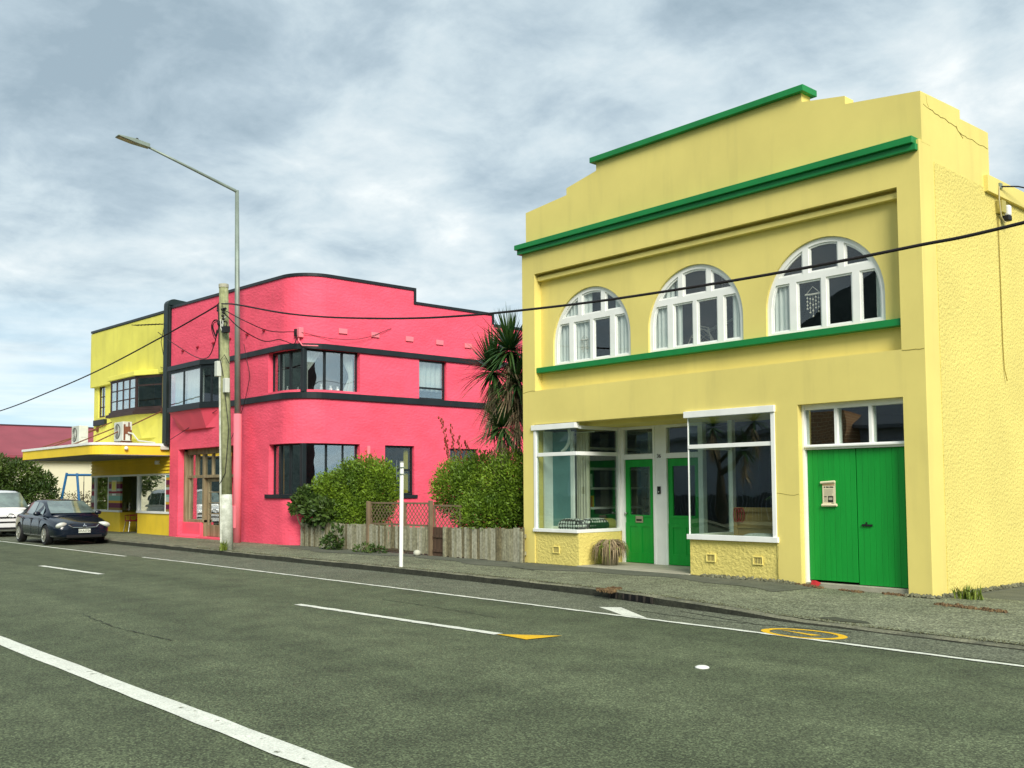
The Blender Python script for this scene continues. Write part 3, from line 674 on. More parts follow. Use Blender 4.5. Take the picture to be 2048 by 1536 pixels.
# right window: tan board, hose, pillow, plant
b = MB(); b.box(-11.12, -9.98, 15.5, 15.56, .76, 1.36); b.box(-11.12, -11.04, 15.46, 15.5, .76, 1.36); b.box(-11.04, -9.98, 15.46, 15.5, 1.28, 1.36); b.box(-11.04, -9.98, 15.47, 15.5, .98, 1.02)
tag(b.build('headboard', m_board, bevel=.006), 'tan timber board standing low in the right shop window', 'board')
b = MB()
for k in range(3): b.tube([(-11.03+.05*k+.06*math.cos(a), 15.43+.012*k, 1.22+.13*math.sin(a)) for a in [i*math.pi/9 for i in range(19)]], .010, 6)
tag(b.build('hose', mat('red_hose', (.25, .02, .02), .5), smooth=True), 'loops of dark red hose hung on the tan board', 'hose')
cushion((-10.35, 15.22, .84), .34, .13, .07, mat('grey_pillow', (.5, .5, .45), .9, var=.3, vscale=30), 'grey patterned pillow lying in the right shop window')
b = MB(); rp = random.Random(9)
for i in range(40):
    a = rp.uniform(0, 6.28); ln = rp.uniform(.25, .5); rr_ = [0, .35, .7, 1]
    P = [(-10.35+math.cos(a)*ln*q*.8, 15.95+math.sin(a)*ln*q*.5, 1.42+ln*(q*1.1-q*q*.95)) for q in rr_]; b.tube(P, .008, 3, .002)
t = tag(b.build('spider_plant', m_sword), 'arching leafy house plant behind the tan board in the right shop window', 'plant')
q = MB(); q.lathe((-10.35, 15.95, 1.16), [(.08, 0), (.11, .26)], 14); q.build('pot', m_bull, t)
q = MB(); q.box(-10.6, -10.1, 15.8, 16.1, .76, 1.16); tag(q.build('plant_stand', m_roomd), 'dark box stand under the house plant in the right shop window', 'stand')
# garage doors
b = MB(); b.box(-9.42, -9.375, 15.12, 15.3, .02, 3.14); b.box(-9.375, -7.53, 15.13, 15.3, 2.365, 2.45); b.box(-9.375, -7.53, 15.14, 15.3, 3.05, 3.14)
for x in (-8.79, -8.17): b.box(x-.03, x+.03, 15.145, 15.3, 2.45, 3.05)
b.box(-7.565, -7.53, 15.145, 15.3, 2.45, 3.05); b.box(-9.36, -7.53, 15.09, 15.2, 2.40, 2.43)
tw = b.build('transom_window', m_wht, YB, bevel=.005)
for a, c in ((-9.375, -8.82), (-8.76, -8.20), (-8.14, -7.565)):
    q = MB(); q.box(a, c, 15.20, 15.206, 2.45, 3.05); q.build('pane', m_glass, tw)
def leaf_door(x0, x1, z0, z1, name='garage_door'):
    d = MB(); n = 9; w_ = (x1-x0)/n
    for i in range(n):
        d.box(x0+i*w_+.0012, x0+(i+1)*w_-.0012, 15.19+rb.uniform(-.0015, .0015), 15.23, z0, z1)
    d.box(x0, x1, 15.215, 15.25, z0, z1); return d.build(name, m_dgrn, YB, bevel=.003)
d1 = leaf_door(-9.37, -8.475, .155, 2.36); d2 = leaf_door(-8.462, -7.535, .125, 2.36)
q = MB(); q.box(-8.38, -8.20, 15.165, 15.185, 1.085, 1.115); q.box(-8.31, -8.295, 15.16, 15.19, 1.115, 1.15); q.build('handle', m_blk, d2)
b = MB(); b.box(-9.40, -7.53, 15.10, 15.5, -.1, .115); b.build('door_step', m_conc, YB, bevel=.012)
# air vents
def vent(x, z, w_=.21, h_=.15):
    v = MB(); v.frame(x, x+w_, z, z+h_, 15.0, 15.03, .02)
    o = v.build('air_vent', m_yel, YB, bevel=.003)
    v = MB(); v.box(x+.02, x+w_-.02, 15.018, 15.024, z+.02, z+h_-.02); v.build('vent_gap', m_ink, o)
    v = MB()
    for i in range(5): v.box(x+.026+i*(w_-.052)/5, x+.026+(i+.40)*(w_-.052)/5, 15.012, 15.017, z+.02, z+h_-.02)
    v.build('vent_bar', m_yel, o)
vent(-15.50, .34); vent(-11.42, .36); vent(-10.40, .36)
# fittings on the side wall
q = MB(); q.box(-7.15, -7.02, 17.80, 17.96, 6.50, 6.72); sl = q.build('security_light', mat('light_box', (.42, .36, .10), .6), YB, bevel=.01)
q = MB(); q.box(-7.08, -6.98, 17.98, 18.10, 6.47, 6.66); q.build('lamp_head', m_wht, sl, bevel=.03)
q = MB(); q.box(-7.10, -6.98, 17.96, 18.10, 6.38, 6.48); q.build('sensor', m_blk, sl, bevel=.02)
q = MB(); q.tube([(-7.12, 17.84, 6.45), (-7.125, 17.86, 5.2), (-7.125, 17.86, 4.2), (-7.12, 17.88, 3.75), (-7.10, 17.93, 3.55)], .008, 5); q.build('hanging_wire', mat('ochre_wire', (.30, .22, .03), .7), YB)
q = MB(); q.tube([(-7.06, 17.78, 6.95), (-7.05, 17.74, 6.7), (-7.05, 17.8, 6.42), (-7.05, 17.95, 6.34), (-7.05, 18.08, 6.44)], .012, 5); q.build('wire_loop', mat('cream_wire', (.45, .40, .22), .7), YB)
q = MB(); q.box(-7.075, -7.04, 17.78, 17.88, 6.93, 7.02); q.build('wire_bracket', m_steel, YB)
q = MB(); q.tube([(-7.04, 17.83, 6.96), (-6.9, 18.2, 7.0), (-6.6, 19.2, 6.98), (-5.6, 22, 7.1), (-3., 30, 8)], .014, 6)
tag(q.build('service_cable', m_wire), 'black cable running from the bracket high on the yellow side wall', 'cable')
# notice scroll on the green door
t = thing('notice_scroll', 'cream scroll-shaped printed notice fixed to the left green garage door', 'notice', (-8.97, 15.18, 1.4))
b = MB(); b.box(-9.085, -8.845, 15.172, 15.18, 1.43, 1.80); b.build('sheet', m_paper, t)
b = MB(); b.tube([(-9.11, 15.165, 1.80), (-8.845, 15.165, 1.815)], .022, 8); b.build('roll', m_paper, t); b = MB(); b.tube([(-9.095, 15.165, 1.42), (-8.82, 15.165, 1.425)], .024, 8); b.build('roll', m_paper, t)
b = MB(); b.box(-9.085, -8.855, 15.169, 15.172, 1.755, 1.768); b.build('band', mat('orange_ink', (.45, .20, .05), .8), t)
b = MB(); rt_ = random.Random(4)
for a, c in ((-9.055, -9.032), (-9.015, -8.985), (-8.982, -8.965), (-8.95, -8.925), (-8.922, -8.88)): b.box(a, c, 15.169, 15.172, 1.715, 1.735)
b.box(-8.985, -8.885, 15.169, 15.172, 1.47, 1.575); b.box(-9.055, -9.005, 15.169, 15.172, 1.555, 1.572); b.box(-8.92, -8.87, 15.169, 15.172, 1.447, 1.458); b.build('print', m_ink, t)
b = MB()
for k in range(9): b.box(-9.055, -8.88-rt_.uniform(0, .03), 15.1695, 15.172, 1.69-k*.0135, 1.694-k*.0135)
for k in range(6): b.box(-9.055, -9.0, 15.1695, 15.172, 1.54-k*.013, 1.545-k*.013)
b.box(-8.97, -8.90, 15.167, 15.169, 1.51, 1.55); b.build('fine_print', m_inkg, t)

# ------------------------------------------------------------------ the pink building with the rounded corner
PB = thing('pink_building', 'hot pink stucco two-storey building with rounded corner and black trim bands', 'building', (-30, 15, .09))
PX0, PY, PXS, RAD = -35.2, 14.8, -26.0, 1.05
FL = (PXS-RAD)-PX0; AL = RAD*math.pi/2
def pp(s, off=0.):
    """point on the outer face at arc length s; off>0 goes outwards"""
    if s <= FL: return (PX0+s, PY-off)
    if s <= FL+AL:
        a = (s-FL)/RAD; return (PXS-RAD+(RAD+off)*math.sin(a), PY+RAD-(RAD+off)*math.cos(a))
    return (PXS+off, PY+RAD+(s-FL-AL))
def sx(x): return x-PX0
def sy(y): return FL+AL+y-PY-RAD
def slope(s): return max(0, (FL-s)/FL)*.21
def cols(s0, s1, extra=()):
    c = {s0, s1}; c.update(e for e in extra if s0 < e < s1); c.update(FL+AL*i/12 for i in range(13) if s0 < FL+AL*i/12 < s1)
    return sorted(c)
def strip(mb, s0, s1, z0, z1, out, inn, slp=False):
    C = cols(s0, s1); vs = []; fs = []
    for s in C:
        k = slope(s) if slp else 0
        for o_, z in ((out, z0+k), (out, z1+k), (-inn, z1+k), (-inn, z0+k)): x, y = pp(s, o_); vs.append((x, y, z))
    for i in range(len(C)-1):
        for j in range(4): fs.append((i*4+j, i*4+(j+1) % 4, (i+1)*4+(j+1) % 4, (i+1)*4+j))
    n = len(C)-1; fs += [(3, 2, 1, 0), (n*4, n*4+1, n*4+2, n*4+3)]; mb.add(vs, fs)
S_END = sy(27); T1, T2 = sy(19.08), sy(22.42)
holes = [(sx(-27.85), sy(16.94), 4.74, 5.98), (sy(19.21), sy(20.34), 4.66, 5.96), (sx(-27.78), sy(16.95), 1.60, 3.13), (sy(17.88), sy(19.02), 1.55, 3.12), (sy(20.48), sy(21.67), 1.6, 3.08), (sx(-34.45), sx(-30.05), -.3, 3.20), (sx(-34.45), sx(-31.05), 4.70, 6.05)]
def pink_wall():
    ss = cols(0, S_END, [h[i] for h in holes for i in (0, 1)]+[T1, T2])
    zs = sorted({-.3, 7.38, 7.76, 8.20} | {h[i] for h in holes for i in (2, 3)})
    top = lambda sc: 8.20 if sc < T1 else (7.76 if sc < T2 else 7.38)
    cell = {}
    for i in range(len(ss)-1):
        for j in range(len(zs)-1):
            a, c = (ss[i]+ss[i+1])/2, (zs[j]+zs[j+1])/2
            cell[i, j] = c < top(a) and not any(h[0] < a < h[1] and h[2] < c < h[3] for h in holes)
    mb = MB(); T = .24; idx = {}; vs = []
    def V(i, j, k):
        if (i, j, k) not in idx:
            x, y = pp(ss[i], -T if k else 0); z = zs[j]+(slope(ss[i]) if zs[j] > 8 else 0); idx[i, j, k] = len(vs); vs.append((x, y, z))
        return idx[i, j, k]
    fs = []
    for (i, j), ok in cell.items():
        if not ok: continue
        fs.append((V(i, j, 0), V(i+1, j, 0), V(i+1, j+1, 0), V(i, j+1, 0))); fs.append((V(i, j, 1), V(i, j+1, 1), V(i+1, j+1, 1), V(i+1, j, 1)))
        for di, dj, e in ((-1, 0, ((i, j), (i, j+1))), (1, 0, ((i+1, j+1), (i+1, j))), (0, -1, ((i+1, j), (i, j))), (0, 1, ((i, j+1), (i+1, j+1)))):
            if not cell.get((i+di, j+dj)):
                (a, b_), (c, d) = e; fs.append((V(a, b_, 0), V(c, d, 0), V(c, d, 1), V(a, b_, 1)))
    mb.add(vs, fs); return mb.build('wall', m_pink, PB)
pink_wall()
b = MB()
strip(b, -.02, T1, 8.18, 8.27, .035, .26, True); b.build('parapet_trim', m_dark, PB)
b = MB(); strip(b, T1-.0, T2, 7.74, 7.825, .035, .26); strip(b, T1-.085, T1, 7.74, 8.18, .036, .261); strip(b, T2, S_END, 7.36, 7.445, .035, .26); strip(b, T2-.085, T2, 7.445, 7.74, .036, .261); b.build('parapet_trim', m_dark, PB)
b = MB(); strip(b, sx(-31.0), S_END, 5.96, 6.13, .06, .02); b.build('upper_band', m_dark, PB, bevel=.006)
b = MB(); strip(b, sx(-31.0), S_END, 4.47, 4.665, .06, .02); b.build('lower_band', m_dark, PB, bevel=.006)
b = MB(); strip(b, sx(-27.95), sy(17.1), 1.48, 1.60, .05, .22); b.build('window_sill', m_dark, PB, bevel=.005)
b = MB(); strip(b, sy(17.8), sy(19.12), 1.45, 1.55, .05, .22); b.build('window_sill', m_dark, PB, bevel=.005)
# inside
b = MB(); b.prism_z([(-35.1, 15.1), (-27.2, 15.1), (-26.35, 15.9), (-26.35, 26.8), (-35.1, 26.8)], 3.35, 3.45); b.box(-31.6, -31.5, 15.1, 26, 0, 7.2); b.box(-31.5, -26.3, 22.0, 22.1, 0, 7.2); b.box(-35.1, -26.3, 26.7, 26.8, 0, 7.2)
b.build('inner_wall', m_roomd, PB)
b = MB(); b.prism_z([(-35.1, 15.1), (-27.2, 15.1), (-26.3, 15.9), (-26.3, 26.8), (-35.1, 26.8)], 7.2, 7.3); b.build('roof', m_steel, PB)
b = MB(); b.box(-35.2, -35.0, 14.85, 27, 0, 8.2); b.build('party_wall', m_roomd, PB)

def run_window(P, z0, z1, fr, name, post_end=None, fw_=.05, gm=None, curtains=(), cm=None):
    """a straight run of glazing from P[0] to P[1] with mullions at the fractions fr"""
    X, L_ = align(*P); f = MB(); f.xf = X
    f.frame(0, L_, z0, z1, 0, .06, fw_, .055)
    for a, w_ in fr: f.box(a*L_-w_/2, a*L_+w_/2, -.003, .063, z0+.05, z1-.05)
    o = f.build(name, m_dark, PB, bevel=.004)
    g_ = MB(); g_.xf = X; g_.box(.03, L_-.03, .025, .031, z0+.03, z1-.03); g_.build('pane', gm or m_gpk, o)
    for a, c, za, zb, pin in curtains:
        q = MB(); q.xf = X; curtain(q, a*L_, c*L_, .16, za, zb, .022, max(2, (c-a)*L_*7), pin); q.build('curtain', cm or m_cur, o, smooth=True)
    return o
A_, B_, C_ = (-27.84, 14.95), (-26.27, 15.13), (-26.15, 16.93)
def tie_l(t, k, x): return x
run_window((A_, B_), 4.70, 5.97, [(.25, .07), (.57, .09)], 'corner_window', curtains=[(.05, .27, 4.75, 5.9, None)])
def pin_left(t, k, x):   # swept to the left at mid height
    q = 1-abs(k-.48)/.52; return x-t*.42*max(0, q)**1.3 if k > .45 else x-t*.40
def pin_right(t, k, x):
    q = 1-abs(k-.42)/.58; return x+(1-t)*.30*max(0, q)**1.2
run_window((B_, C_), 4.70, 5.97, [(.385, .075), (.71, .07)], 'corner_window', curtains=[(.03, .34, 4.75, 5.92, pin_left), (.74, .97, 4.75, 5.92, pin_right)])
b = MB(); b.xf = None; b.box(-26.36, -26.21, 15.06, 15.21, 4.66, 5.98); b.build('corner_post', m_dark, PB, bevel=.02)
A2, B2, C2 = (-27.76, 14.96), (-26.27, 15.13), (-26.15, 16.94)
m_orange = mat('orange_curtain', (.45, .20, .015), .9)
m_olive = mat('olive_curtain', (.30, .28, .02), .9)
o = run_window((A2, B2), 1.55, 3.13, [(.25, .07), (.57, .09)], 'corner_window', curtains=[(.07, .20, 1.6, 3.0, None)], cm=m_orange)
o = run_window((B2, C2), 1.55, 3.13, [(.42, .06), (.73, .05)], 'corner_window', curtains=[(.91, .96, 1.6, 3.05, None)], cm=m_olive)
b = MB(); b.box(-26.36, -26.21, 15.06, 15.21, 1.55, 3.13); b.build('corner_post', m_dark, PB, bevel=.02)
def side_window(y0, y1, z0, z1, rail, cur=None, cm=None, name='side_window', gm=None):
    X, L_ = align((-26.10, y0), (-26.10, y1)); f = MB(); f.xf = X; f.frame(0, L_, z0, z1, 0, .06, .055)
    if rail: f.box(.05, L_-.05, -.003, .063, rail-.03, rail+.03)
    o = f.build(name, m_dark, PB, bevel=.004)
    q = MB(); q.xf = X; q.box(.03, L_-.03, .025, .031, z0+.03, z1-.03); q.build('pane', gm or m_gpk, o)
    if cur:
        q = MB(); q.xf = X; curtain(q, cur[0]*L_, cur[1]*L_, .14, cur[2], cur[3], .03, 5); q.build('curtain', cm or m_cur, o, smooth=True)
side_window(19.22, 20.33, 4.665, 5.95, 5.04, (.03, .97, 4.95, 5.9))
side_window(17.89, 19.01, 1.56, 3.11, 2.35, (.80, .93, 1.6, 3.05), m_olive, gm=m_gup)
side_window(20.49, 21.66, 1.61, 3.07, 2.35, gm=m_gup)
# little ornaments on the corner window sill upstairs
for k, (x, y, h, r_) in enumerate(((-27.25, 15.14, .16, .03), (-26.75, 15.22, .10, .025), (-26.28, 15.75, .19, .04), (-26.24, 16.05, .15, .05), (-26.22, 16.28, .13, .05))):
    q = MB(); q.lathe((x-.05, y+.02, 4.76), [(r_, 0), (r_*1.3, h*.3), (r_*.5, h*.7), (r_*.8, h)], 10)
    tag(q.build('ornament', m_wht, smooth=True), 'small white vases and ornaments on the sill of the upstairs corner window', 'ornament', 'ornaments in the corner window')
# square plaster blocks, bolts, vent pipe, service box
for y in (16.16, 17.34, 18.66, 19.89, 21.10):
    q = MB(); q.box(-26.0, -25.955, y, y+.30, 6.50, 6.655); q.build('plaster_block', m_pinkl, PB, bevel=.008)
for x in (-34.14, -32.92, -31.69, -30.46, -29.23, -28.12):
    q = MB(); q.prism_y([(x-.07, 6.735), (x+.07, 6.745), (x+.05, 6.70), (x, 6.67), (x-.05, 6.69)], 14.74, 14.8); q.build('wall_bolt', mat('pink_shade', (.33, .02, .035), .8), PB)
q = MB(); q.tube([(-25.9, 17.2, 2.2), (-25.9, 17.2, 3.0), (-25.9, 17.2, 3.08)], .06, 10); q.tube([(-26.0, 17.2, 2.95), (-25.9, 17.2, 3.0)], .05, 8); q.build('vent_pipe', m_pinkl, PB)
x, y = pp(FL+AL*.45, .06)
q = MB(); q.box(x-.09, x+.09, y-.06, y+.10, 6.30, 6.60); sb = q.build('service_box', m_pinkl, PB, bevel=.015)
q = MB(); q.box(x-.12, x-.04, y-.12, y-.02, 6.34, 6.56); q.build('fuse', m_blk, sb, bevel=.01)
q = MB(); q.tube([(x, y-.02, 6.3), (x+.03, y-.04, 6.2), (x+.14, y+.02, 6.05), (x+.5, y+.35, 6.02)], .02, 6); q.build('conduit', m_pinkl, sb)
# dark green fin between the two shops
b = MB(); b.box(-35.60, -35.27, 14.66, 14.95, 3.4, 8.55); b.prism_x([(14.66, 8.55)]+[(14.95-.29*math.cos(a), 8.55+.22*math.sin(a)) for a in [i*math.pi/16 for i in range(1, 9)]]+[(15.5, 8.72), (15.7, 8.5), (15.7, 8.3), (14.95, 8.3)], -35.60, -35.27)
b.box(-35.27, -35.23, 14.72, 14.85, 3.4, 8.5); b.build('pilaster', m_pil, PB, bevel=.012)
# bay window
P1, P2, P3, P4 = (-34.62, 14.82), (-34.42, 14.42), (-31.86, 14.42), (-31.06, 14.82)
def poly_off(pts, d): return [(pts[0][0]-d, pts[0][1]), (pts[1][0]-d, pts[1][1]-d), (pts[2][0]+d*.6, pts[2][1]-d), (pts[3][0]+d, pts[3][1])]
bay = [P1, P2, P3, P4]
b = MB(); b.prism_z(poly_off(bay, .06), 5.97, 6.14); b.prism_z(poly_off(bay, .0), 5.90, 5.97); by = b.build('bay_window', m_dark, PB, bevel=.006)
b = MB(); b.prism_z(poly_off(bay, .05), 4.50, 4.66); b.build('bay_sill', m_dark, by, bevel=.006)
bot = [(-34.3, 14.81), (-33.7, 14.70), (-32.0, 14.70), (-31.4, 14.81)]
b = MB(); b.prism_z(bot, 3.86, 4.50, poly_off(bay, -.01)); b.build('bay_base', m_pinks, by)
for (p, q_), fr in (((P2, P3), [(.47, .06)]), ((P3, P4), [(.5, .05)]), ((P1, P2), [])):
    X, L_ = align(p, q_); f = MB(); f.xf = X; f.frame(0, L_, 4.66, 5.92, 0.0, .05, .055)
    for a, w_ in fr: f.box(a*L_-w_/2, a*L_+w_/2, -.003, .053, 4.70, 5.88)
    f.build('bay_frame', m_dark, by)
    q = MB(); q.xf = X; q.box(.03, L_-.03, .02, .026, 4.69, 5.9); q.build('pane', m_gpk, by)
for a, c, k in ((-34.35, -33.5, 6), (-33.3, -32.0, 8)): q = MB(); curtain(q, a, c, 14.62, 4.7, 5.88, .03, k); q.build('curtain', m_cur, by, smooth=True)
# old shopfront in its recess
sf = MB(); Y = 15.12
sf.box(-34.45, -34.30, 15.0, 15.2, .1, 3.12); sf.box(-34.30, -34.18, Y-.02, Y+.08, .68, 3.1); sf.box(-33.10, -32.95, Y-.03, Y+.1, .1, 3.1); sf.box(-34.30, -30.9, Y-.04, Y+.1, 2.17, 2.27); sf.box(-34.30, -30.9, Y-.05, Y+.1, 3.0, 3.2); sf.box(-34.2, -32.95, Y-.07, Y+.1, .62, .72)
sf.box(-33.70, -33.63, Y-.02, Y+.08, 2.27, 3.0); sf.box(-33.59, -33.52, Y-.02, Y+.08, 2.27, 3.0); sf.box(-32.4, -32.32, Y-.02, Y+.08, 2.27, 3.0)
sfo = sf.build('shopfront', m_tim, PB, bevel=.008)
q = MB(); q.box(-34.2, -33.05, Y+.03, Y+.036, .72, 3.0); q.box(-32.95, -31.0, Y+.03, Y+.036, 2.27, 3.0); q.build('pane', m_gpk, sfo)
q = MB(); q.box(-34.45, -33.0, 14.98, 15.3, .0, .62); q.prism_x([(14.7, .0), (15.0, .0), (15.0, .22), (14.93, .20), (14.78, .10)], -34.6, -32.95); q.build('stall_riser', m_pinks, PB, bevel=.02)
q = MB(); q.frame(-32.93, -31.9, .15, 2.15, 15.20, 15.26, .11, .40)
for k in range(1, 4): q.box(-32.82, -32.01, 15.21, 15.25, .55+k*.37, .58+k*.37)
dd = q.build('timber_door', m_tim, PB, bevel=.006)
q = MB(); q.box(-32.82, -32.01, 15.228, 15.234, .5, 2.05); q.build('pane', m_gpk, dd)
q = MB(); q.box(-31.25, -30.0, 15.75, 15.9, 0, 3.3); q.box(-31.3, -31.18, 15.1, 15.9, 0, 3.3); q.box(-34.5, -30.0, 14.8, 15.9, -.1, .14); q.build('recess_wall', m_pinks, PB)
q = MB(); q.box(-35.0, -30.0, 15.0, 16.0, 3.2, 3.3); q.build('recess_ceiling', m_pinks, PB)
q = MB(); curtain(q, -34.1, -33.85, 15.30, .75, 2.95, .02, 3); q.build('curtain', mat('wine_curtain', (.14, .02, .035), .9), sfo, smooth=True)
q = MB()
for k in range(34): q.box(-33.8, -33.1, 15.28, 15.30, .75+k*.041, .775+k*.041)
q.build('blind', mat('blind_slat', (.22, .21, .17), .7), sfo)

# ------------------------------------------------------------------ the lemon corner shop
CS = thing('corner_shop', 'lemon yellow old shop with flat canopy and striped shopfront beyond the pink building', 'building', (-39.5, 15, .09))
b = MB(); b.mesh(flat(rect(-43.75, -35.5, 3.0, 6.3), [rect(-43.25, -42.45, 4.84, 6.17), rect(-40.3, -36.5, 4.85, 6.15)], .25, 15.02)); b.build('upper_wall', m_y2, CS, bevel=.01)
b = MB(); top = [(-43.92, 6.16), (-35.6, 6.16), (-35.6, 8.34), (-43.92, 8.50)]; b.prism_y(top, 14.90, 15.25); b.build('parapet', m_y2, CS, bevel=.015)
b = MB(); b.prism_y([(-43.88, 8.30), (-35.6, 8.14), (-35.6, 8.36), (-43.88, 8.52)], 14.935, 15.27); b.build('parapet_band', m_y2, CS)
b = MB(); b.prism_y([(-43.86, 8.52), (-35.6, 8.36), (-35.6, 8.45), (-43.86, 8.61)], 14.87, 15.3); b.build('parapet_trim', m_dark, CS)
b = MB(); b.box(-43.75, -43.45, 15.2, 27, 0, 8.3); b.box(-43.5, -35.5, 26, 26.2, 0, 8.2); b.add([(-43.7, 15.2, 8.0), (-35.5, 15.2, 8.0), (-35.5, 26, 7.8), (-43.7, 26, 7.8)], [(0, 1, 2, 3)]); b.build('rear_wall', m_y2, CS)
b = MB(); b.box(-43.4, -35.5, 17.5, 17.6, .1, 8); b.box(-43.4, -35.5, 15.3, 17.5, 3.5, 3.6); b.build('inner_wall', m_roomd, CS)
q = MB(); q.box(-43.5, -42.2, 14.9, 15.1, 4.50, 4.74); q.build('window_ledge', m_dark, CS, bevel=.01)
X = Matrix.Translation((-43.25, 15.08, 0)); f = MB(); f.xf = X; f.frame(0, .80, 4.84, 6.17, 0, .06, .07)
for z in (5.28, 5.72): f.box(.07, .73, 0, .05, z-.02, z+.02)
f.box(.385, .415, 0, .05, 4.9, 6.1); o = f.build('casement', m_brn, CS); q = MB(); q.xf = X; q.box(.05, .75, .02, .026, 4.9, 6.1); q.build('pane', m_gpk, o)
q = MB(); curtain(q, -43.2, -42.5, 15.3, 4.9, 6.1, .02, 5); q.build('curtain', m_cur, o, smooth=True)
Q1, Q2, Q3, Q4 = (-40.55, 15.03), (-40.38, 14.50), (-37.75, 14.50), (-36.45, 15.03); bay = [Q1, Q2, Q3, Q4]
b = MB(); b.prism_z(poly_off(bay, .10), 6.12, 6.30); b.build('bay_hood', m_y2, CS, bevel=.02)
b = MB(); b.prism_z(poly_off(bay, .14), 4.64, 4.76); b.prism_z(poly_off(bay, .05), 4.76, 4.85); b.prism_z(poly_off(bay, .02), 6.05, 6.125); by = b.build('bay_window', m_brn, CS, bevel=.01)
b = MB(); b.prism_z([(-40.2, 15.02), (-39.6, 14.86), (-38.0, 14.86), (-37.0, 15.02)], 3.75, 4.64, poly_off(bay, .02)); b.build('bay_base', m_y2, by)
for (p, q_), nm, rows in (((Q2, Q3), 4, 3), ((Q3, Q4), 1, 1), ((Q1, Q2), 1, 1)):
    X, L_ = align(p, q_); f = MB(); f.xf = X; f.frame(0, L_, 4.85, 6.1, 0, .06, .075)
    for k in range(1, nm): f.box(k*L_/nm-.028, k*L_/nm+.028, -.002, .055, 4.9, 6.05)
    for k in range(1, rows): f.box(.07, L_-.07, .002, .05, 4.88+k*1.2/rows-.02, 4.88+k*1.2/rows+.02)
    if rows == 1: f.box(.07, L_-.07, .002, .05, 5.72, 5.77)
    f.build('bay_frame', m_brn, by)
    q = MB(); q.xf = X; q.box(.05, L_-.05, .02, .026, 4.9, 6.05); q.build('pane', m_gpk, by)
q = MB(); curtain(q, -40.3, -37.8, 14.64, 4.9, 6.05, .02, 14); q.build('curtain', m_cur, by, smooth=True)
q = MB(); q.box(-39.2, -38.75, 14.555, 14.56, 4.9, 5.28); q.build('cardboard_patch', mat('cardboard', (.45, .27, .12), .8), by)
# canopy
cp = [(-35.5, 15.0), (-35.5, 12.95)]+[(-36.2+.7*math.cos(a), 12.95-.7*math.sin(a)) for a in [i*math.pi/16 for i in range(1, 9)]]+[(-43.9, 12.25), (-43.9, 15.0)]
cpo = [(-35.46, 15.0), (-35.46, 12.95)]+[(-36.2+.74*math.cos(a), 12.95-.74*math.sin(a)) for a in [i*math.pi/16 for i in range(1, 9)]]+[(-43.94, 12.21), (-43.94, 15.0)]
b = MB(); b.prism_z(list(reversed(cp)), 3.03, 3.36); cn = b.build('canopy', m_y2d, CS)
b = MB(); b.prism_z(list(reversed(cpo)), 3.36, 3.45); b.build('canopy_edge', m_wht, cn, bevel=.008)
b = MB(); b.prism_z(list(reversed([(x*.999-.03, min(y+.05, 14.98)) for x, y in cp])), 3.0, 3.03); b.build('soffit', mat('soffit_grey', (.16, .16, .17), .8), cn)
q = MB(); q.ball((-35.42, 13.3, 3.25), .07, 10, 8); q.build('round_lamp', m_wht, cn, smooth=True)
q = MB(); q.box(-35.5, -35.38, 14.55, 14.85, 3.22, 3.36); q.build('junction_box', m_acw, cn, bevel=.02)
for x0, z0, x1 in ((-43.2, 4.35, -43.3), (-41.3, 4.6, -41.6), (-38.9, 4.55, -39.2), (-36.4, 4.72, -36.7)):
    q = MB(); q.tube([(x0, 15.0, z0), (x1, 12.6, 3.46)], .022, 6); q.box(x0-.08, x0+.08, 14.96, 15.02, z0-.1, z0+.1); q.build('tie_rod', m_rust, cn)
# weatherboards and striped shopfront
q = MB()
for k in range(5): q.prism_x([(15.0, 2.38+k*.13), (15.0, 2.51+k*.13), (14.985, 2.51+k*.13), (14.93, 2.38+k*.13)], -43.75, -35.5)
q.build('weatherboard', m_y2d, CS)
q = MB(); q.box(-43.75, -40.45, 14.97, 16.2, 0, .88); q.build('stall_riser', m_y2d, CS, bevel=.012)
q = MB(); q.box(-38.62, -35.5, 14.97, 15.2, 0, .88); q.build('stall_riser', m_y2d, CS, bevel=.012)
q = MB(); q.box(-43.8, -40.4, 14.93, 15.05, .88, .96); q.box(-38.65, -35.5, 14.93, 15.05, .88, .96); q.box(-38.65, -38.5, 14.95, 15.1, .96, 2.38); q.box(-43.75, -35.5, 14.96, 15.06, 2.31, 2.38); q.box(-43.35, -43.28, 14.96, 15.05, .96, 2.31); q.box(-36.0, -35.94, 14.96, 15.05, .96, 2.31); q.box(-41.8, -41.72, 14.96, 15.05, .96, 2.31); q.build('window_frame', m_wht, CS, bevel=.006)
q = MB(); q.box(-43.28, -41.8, 15.01, 15.016, .96, 2.31); q.build('shop_pane', m_gpk, CS)
q = MB(); q.box(-38.5, -36.0, 15.01, 15.016, .96, 2.31); q.build('shop_pane', m_gpk, CS)
q = MB(); q.box(-40.45, -40.40, 15.05, 16.1, .96, 2.31); q.build('shop_pane', m_gpk, CS)
STR = [(.13, .20, .10), (.25, .42, .36), (.30, .20, .05), (.15, .012, .05), (.22, .16, .05), (.42, .48, .44), (.28, .02, .04), (.38, .40, .30), (.20, .42, .35), (.62, .36, .02), (.14, .008, .05), (.26, .18, .04)]
sm = [mat('stripe_'+n, c, .6) for n, c in zip(('olive', 'teal', 'ochre', 'maroon', 'bronze', 'aqua', 'crimson', 'sage', 'mint', 'amber', 'plum', 'tan'), STR)]
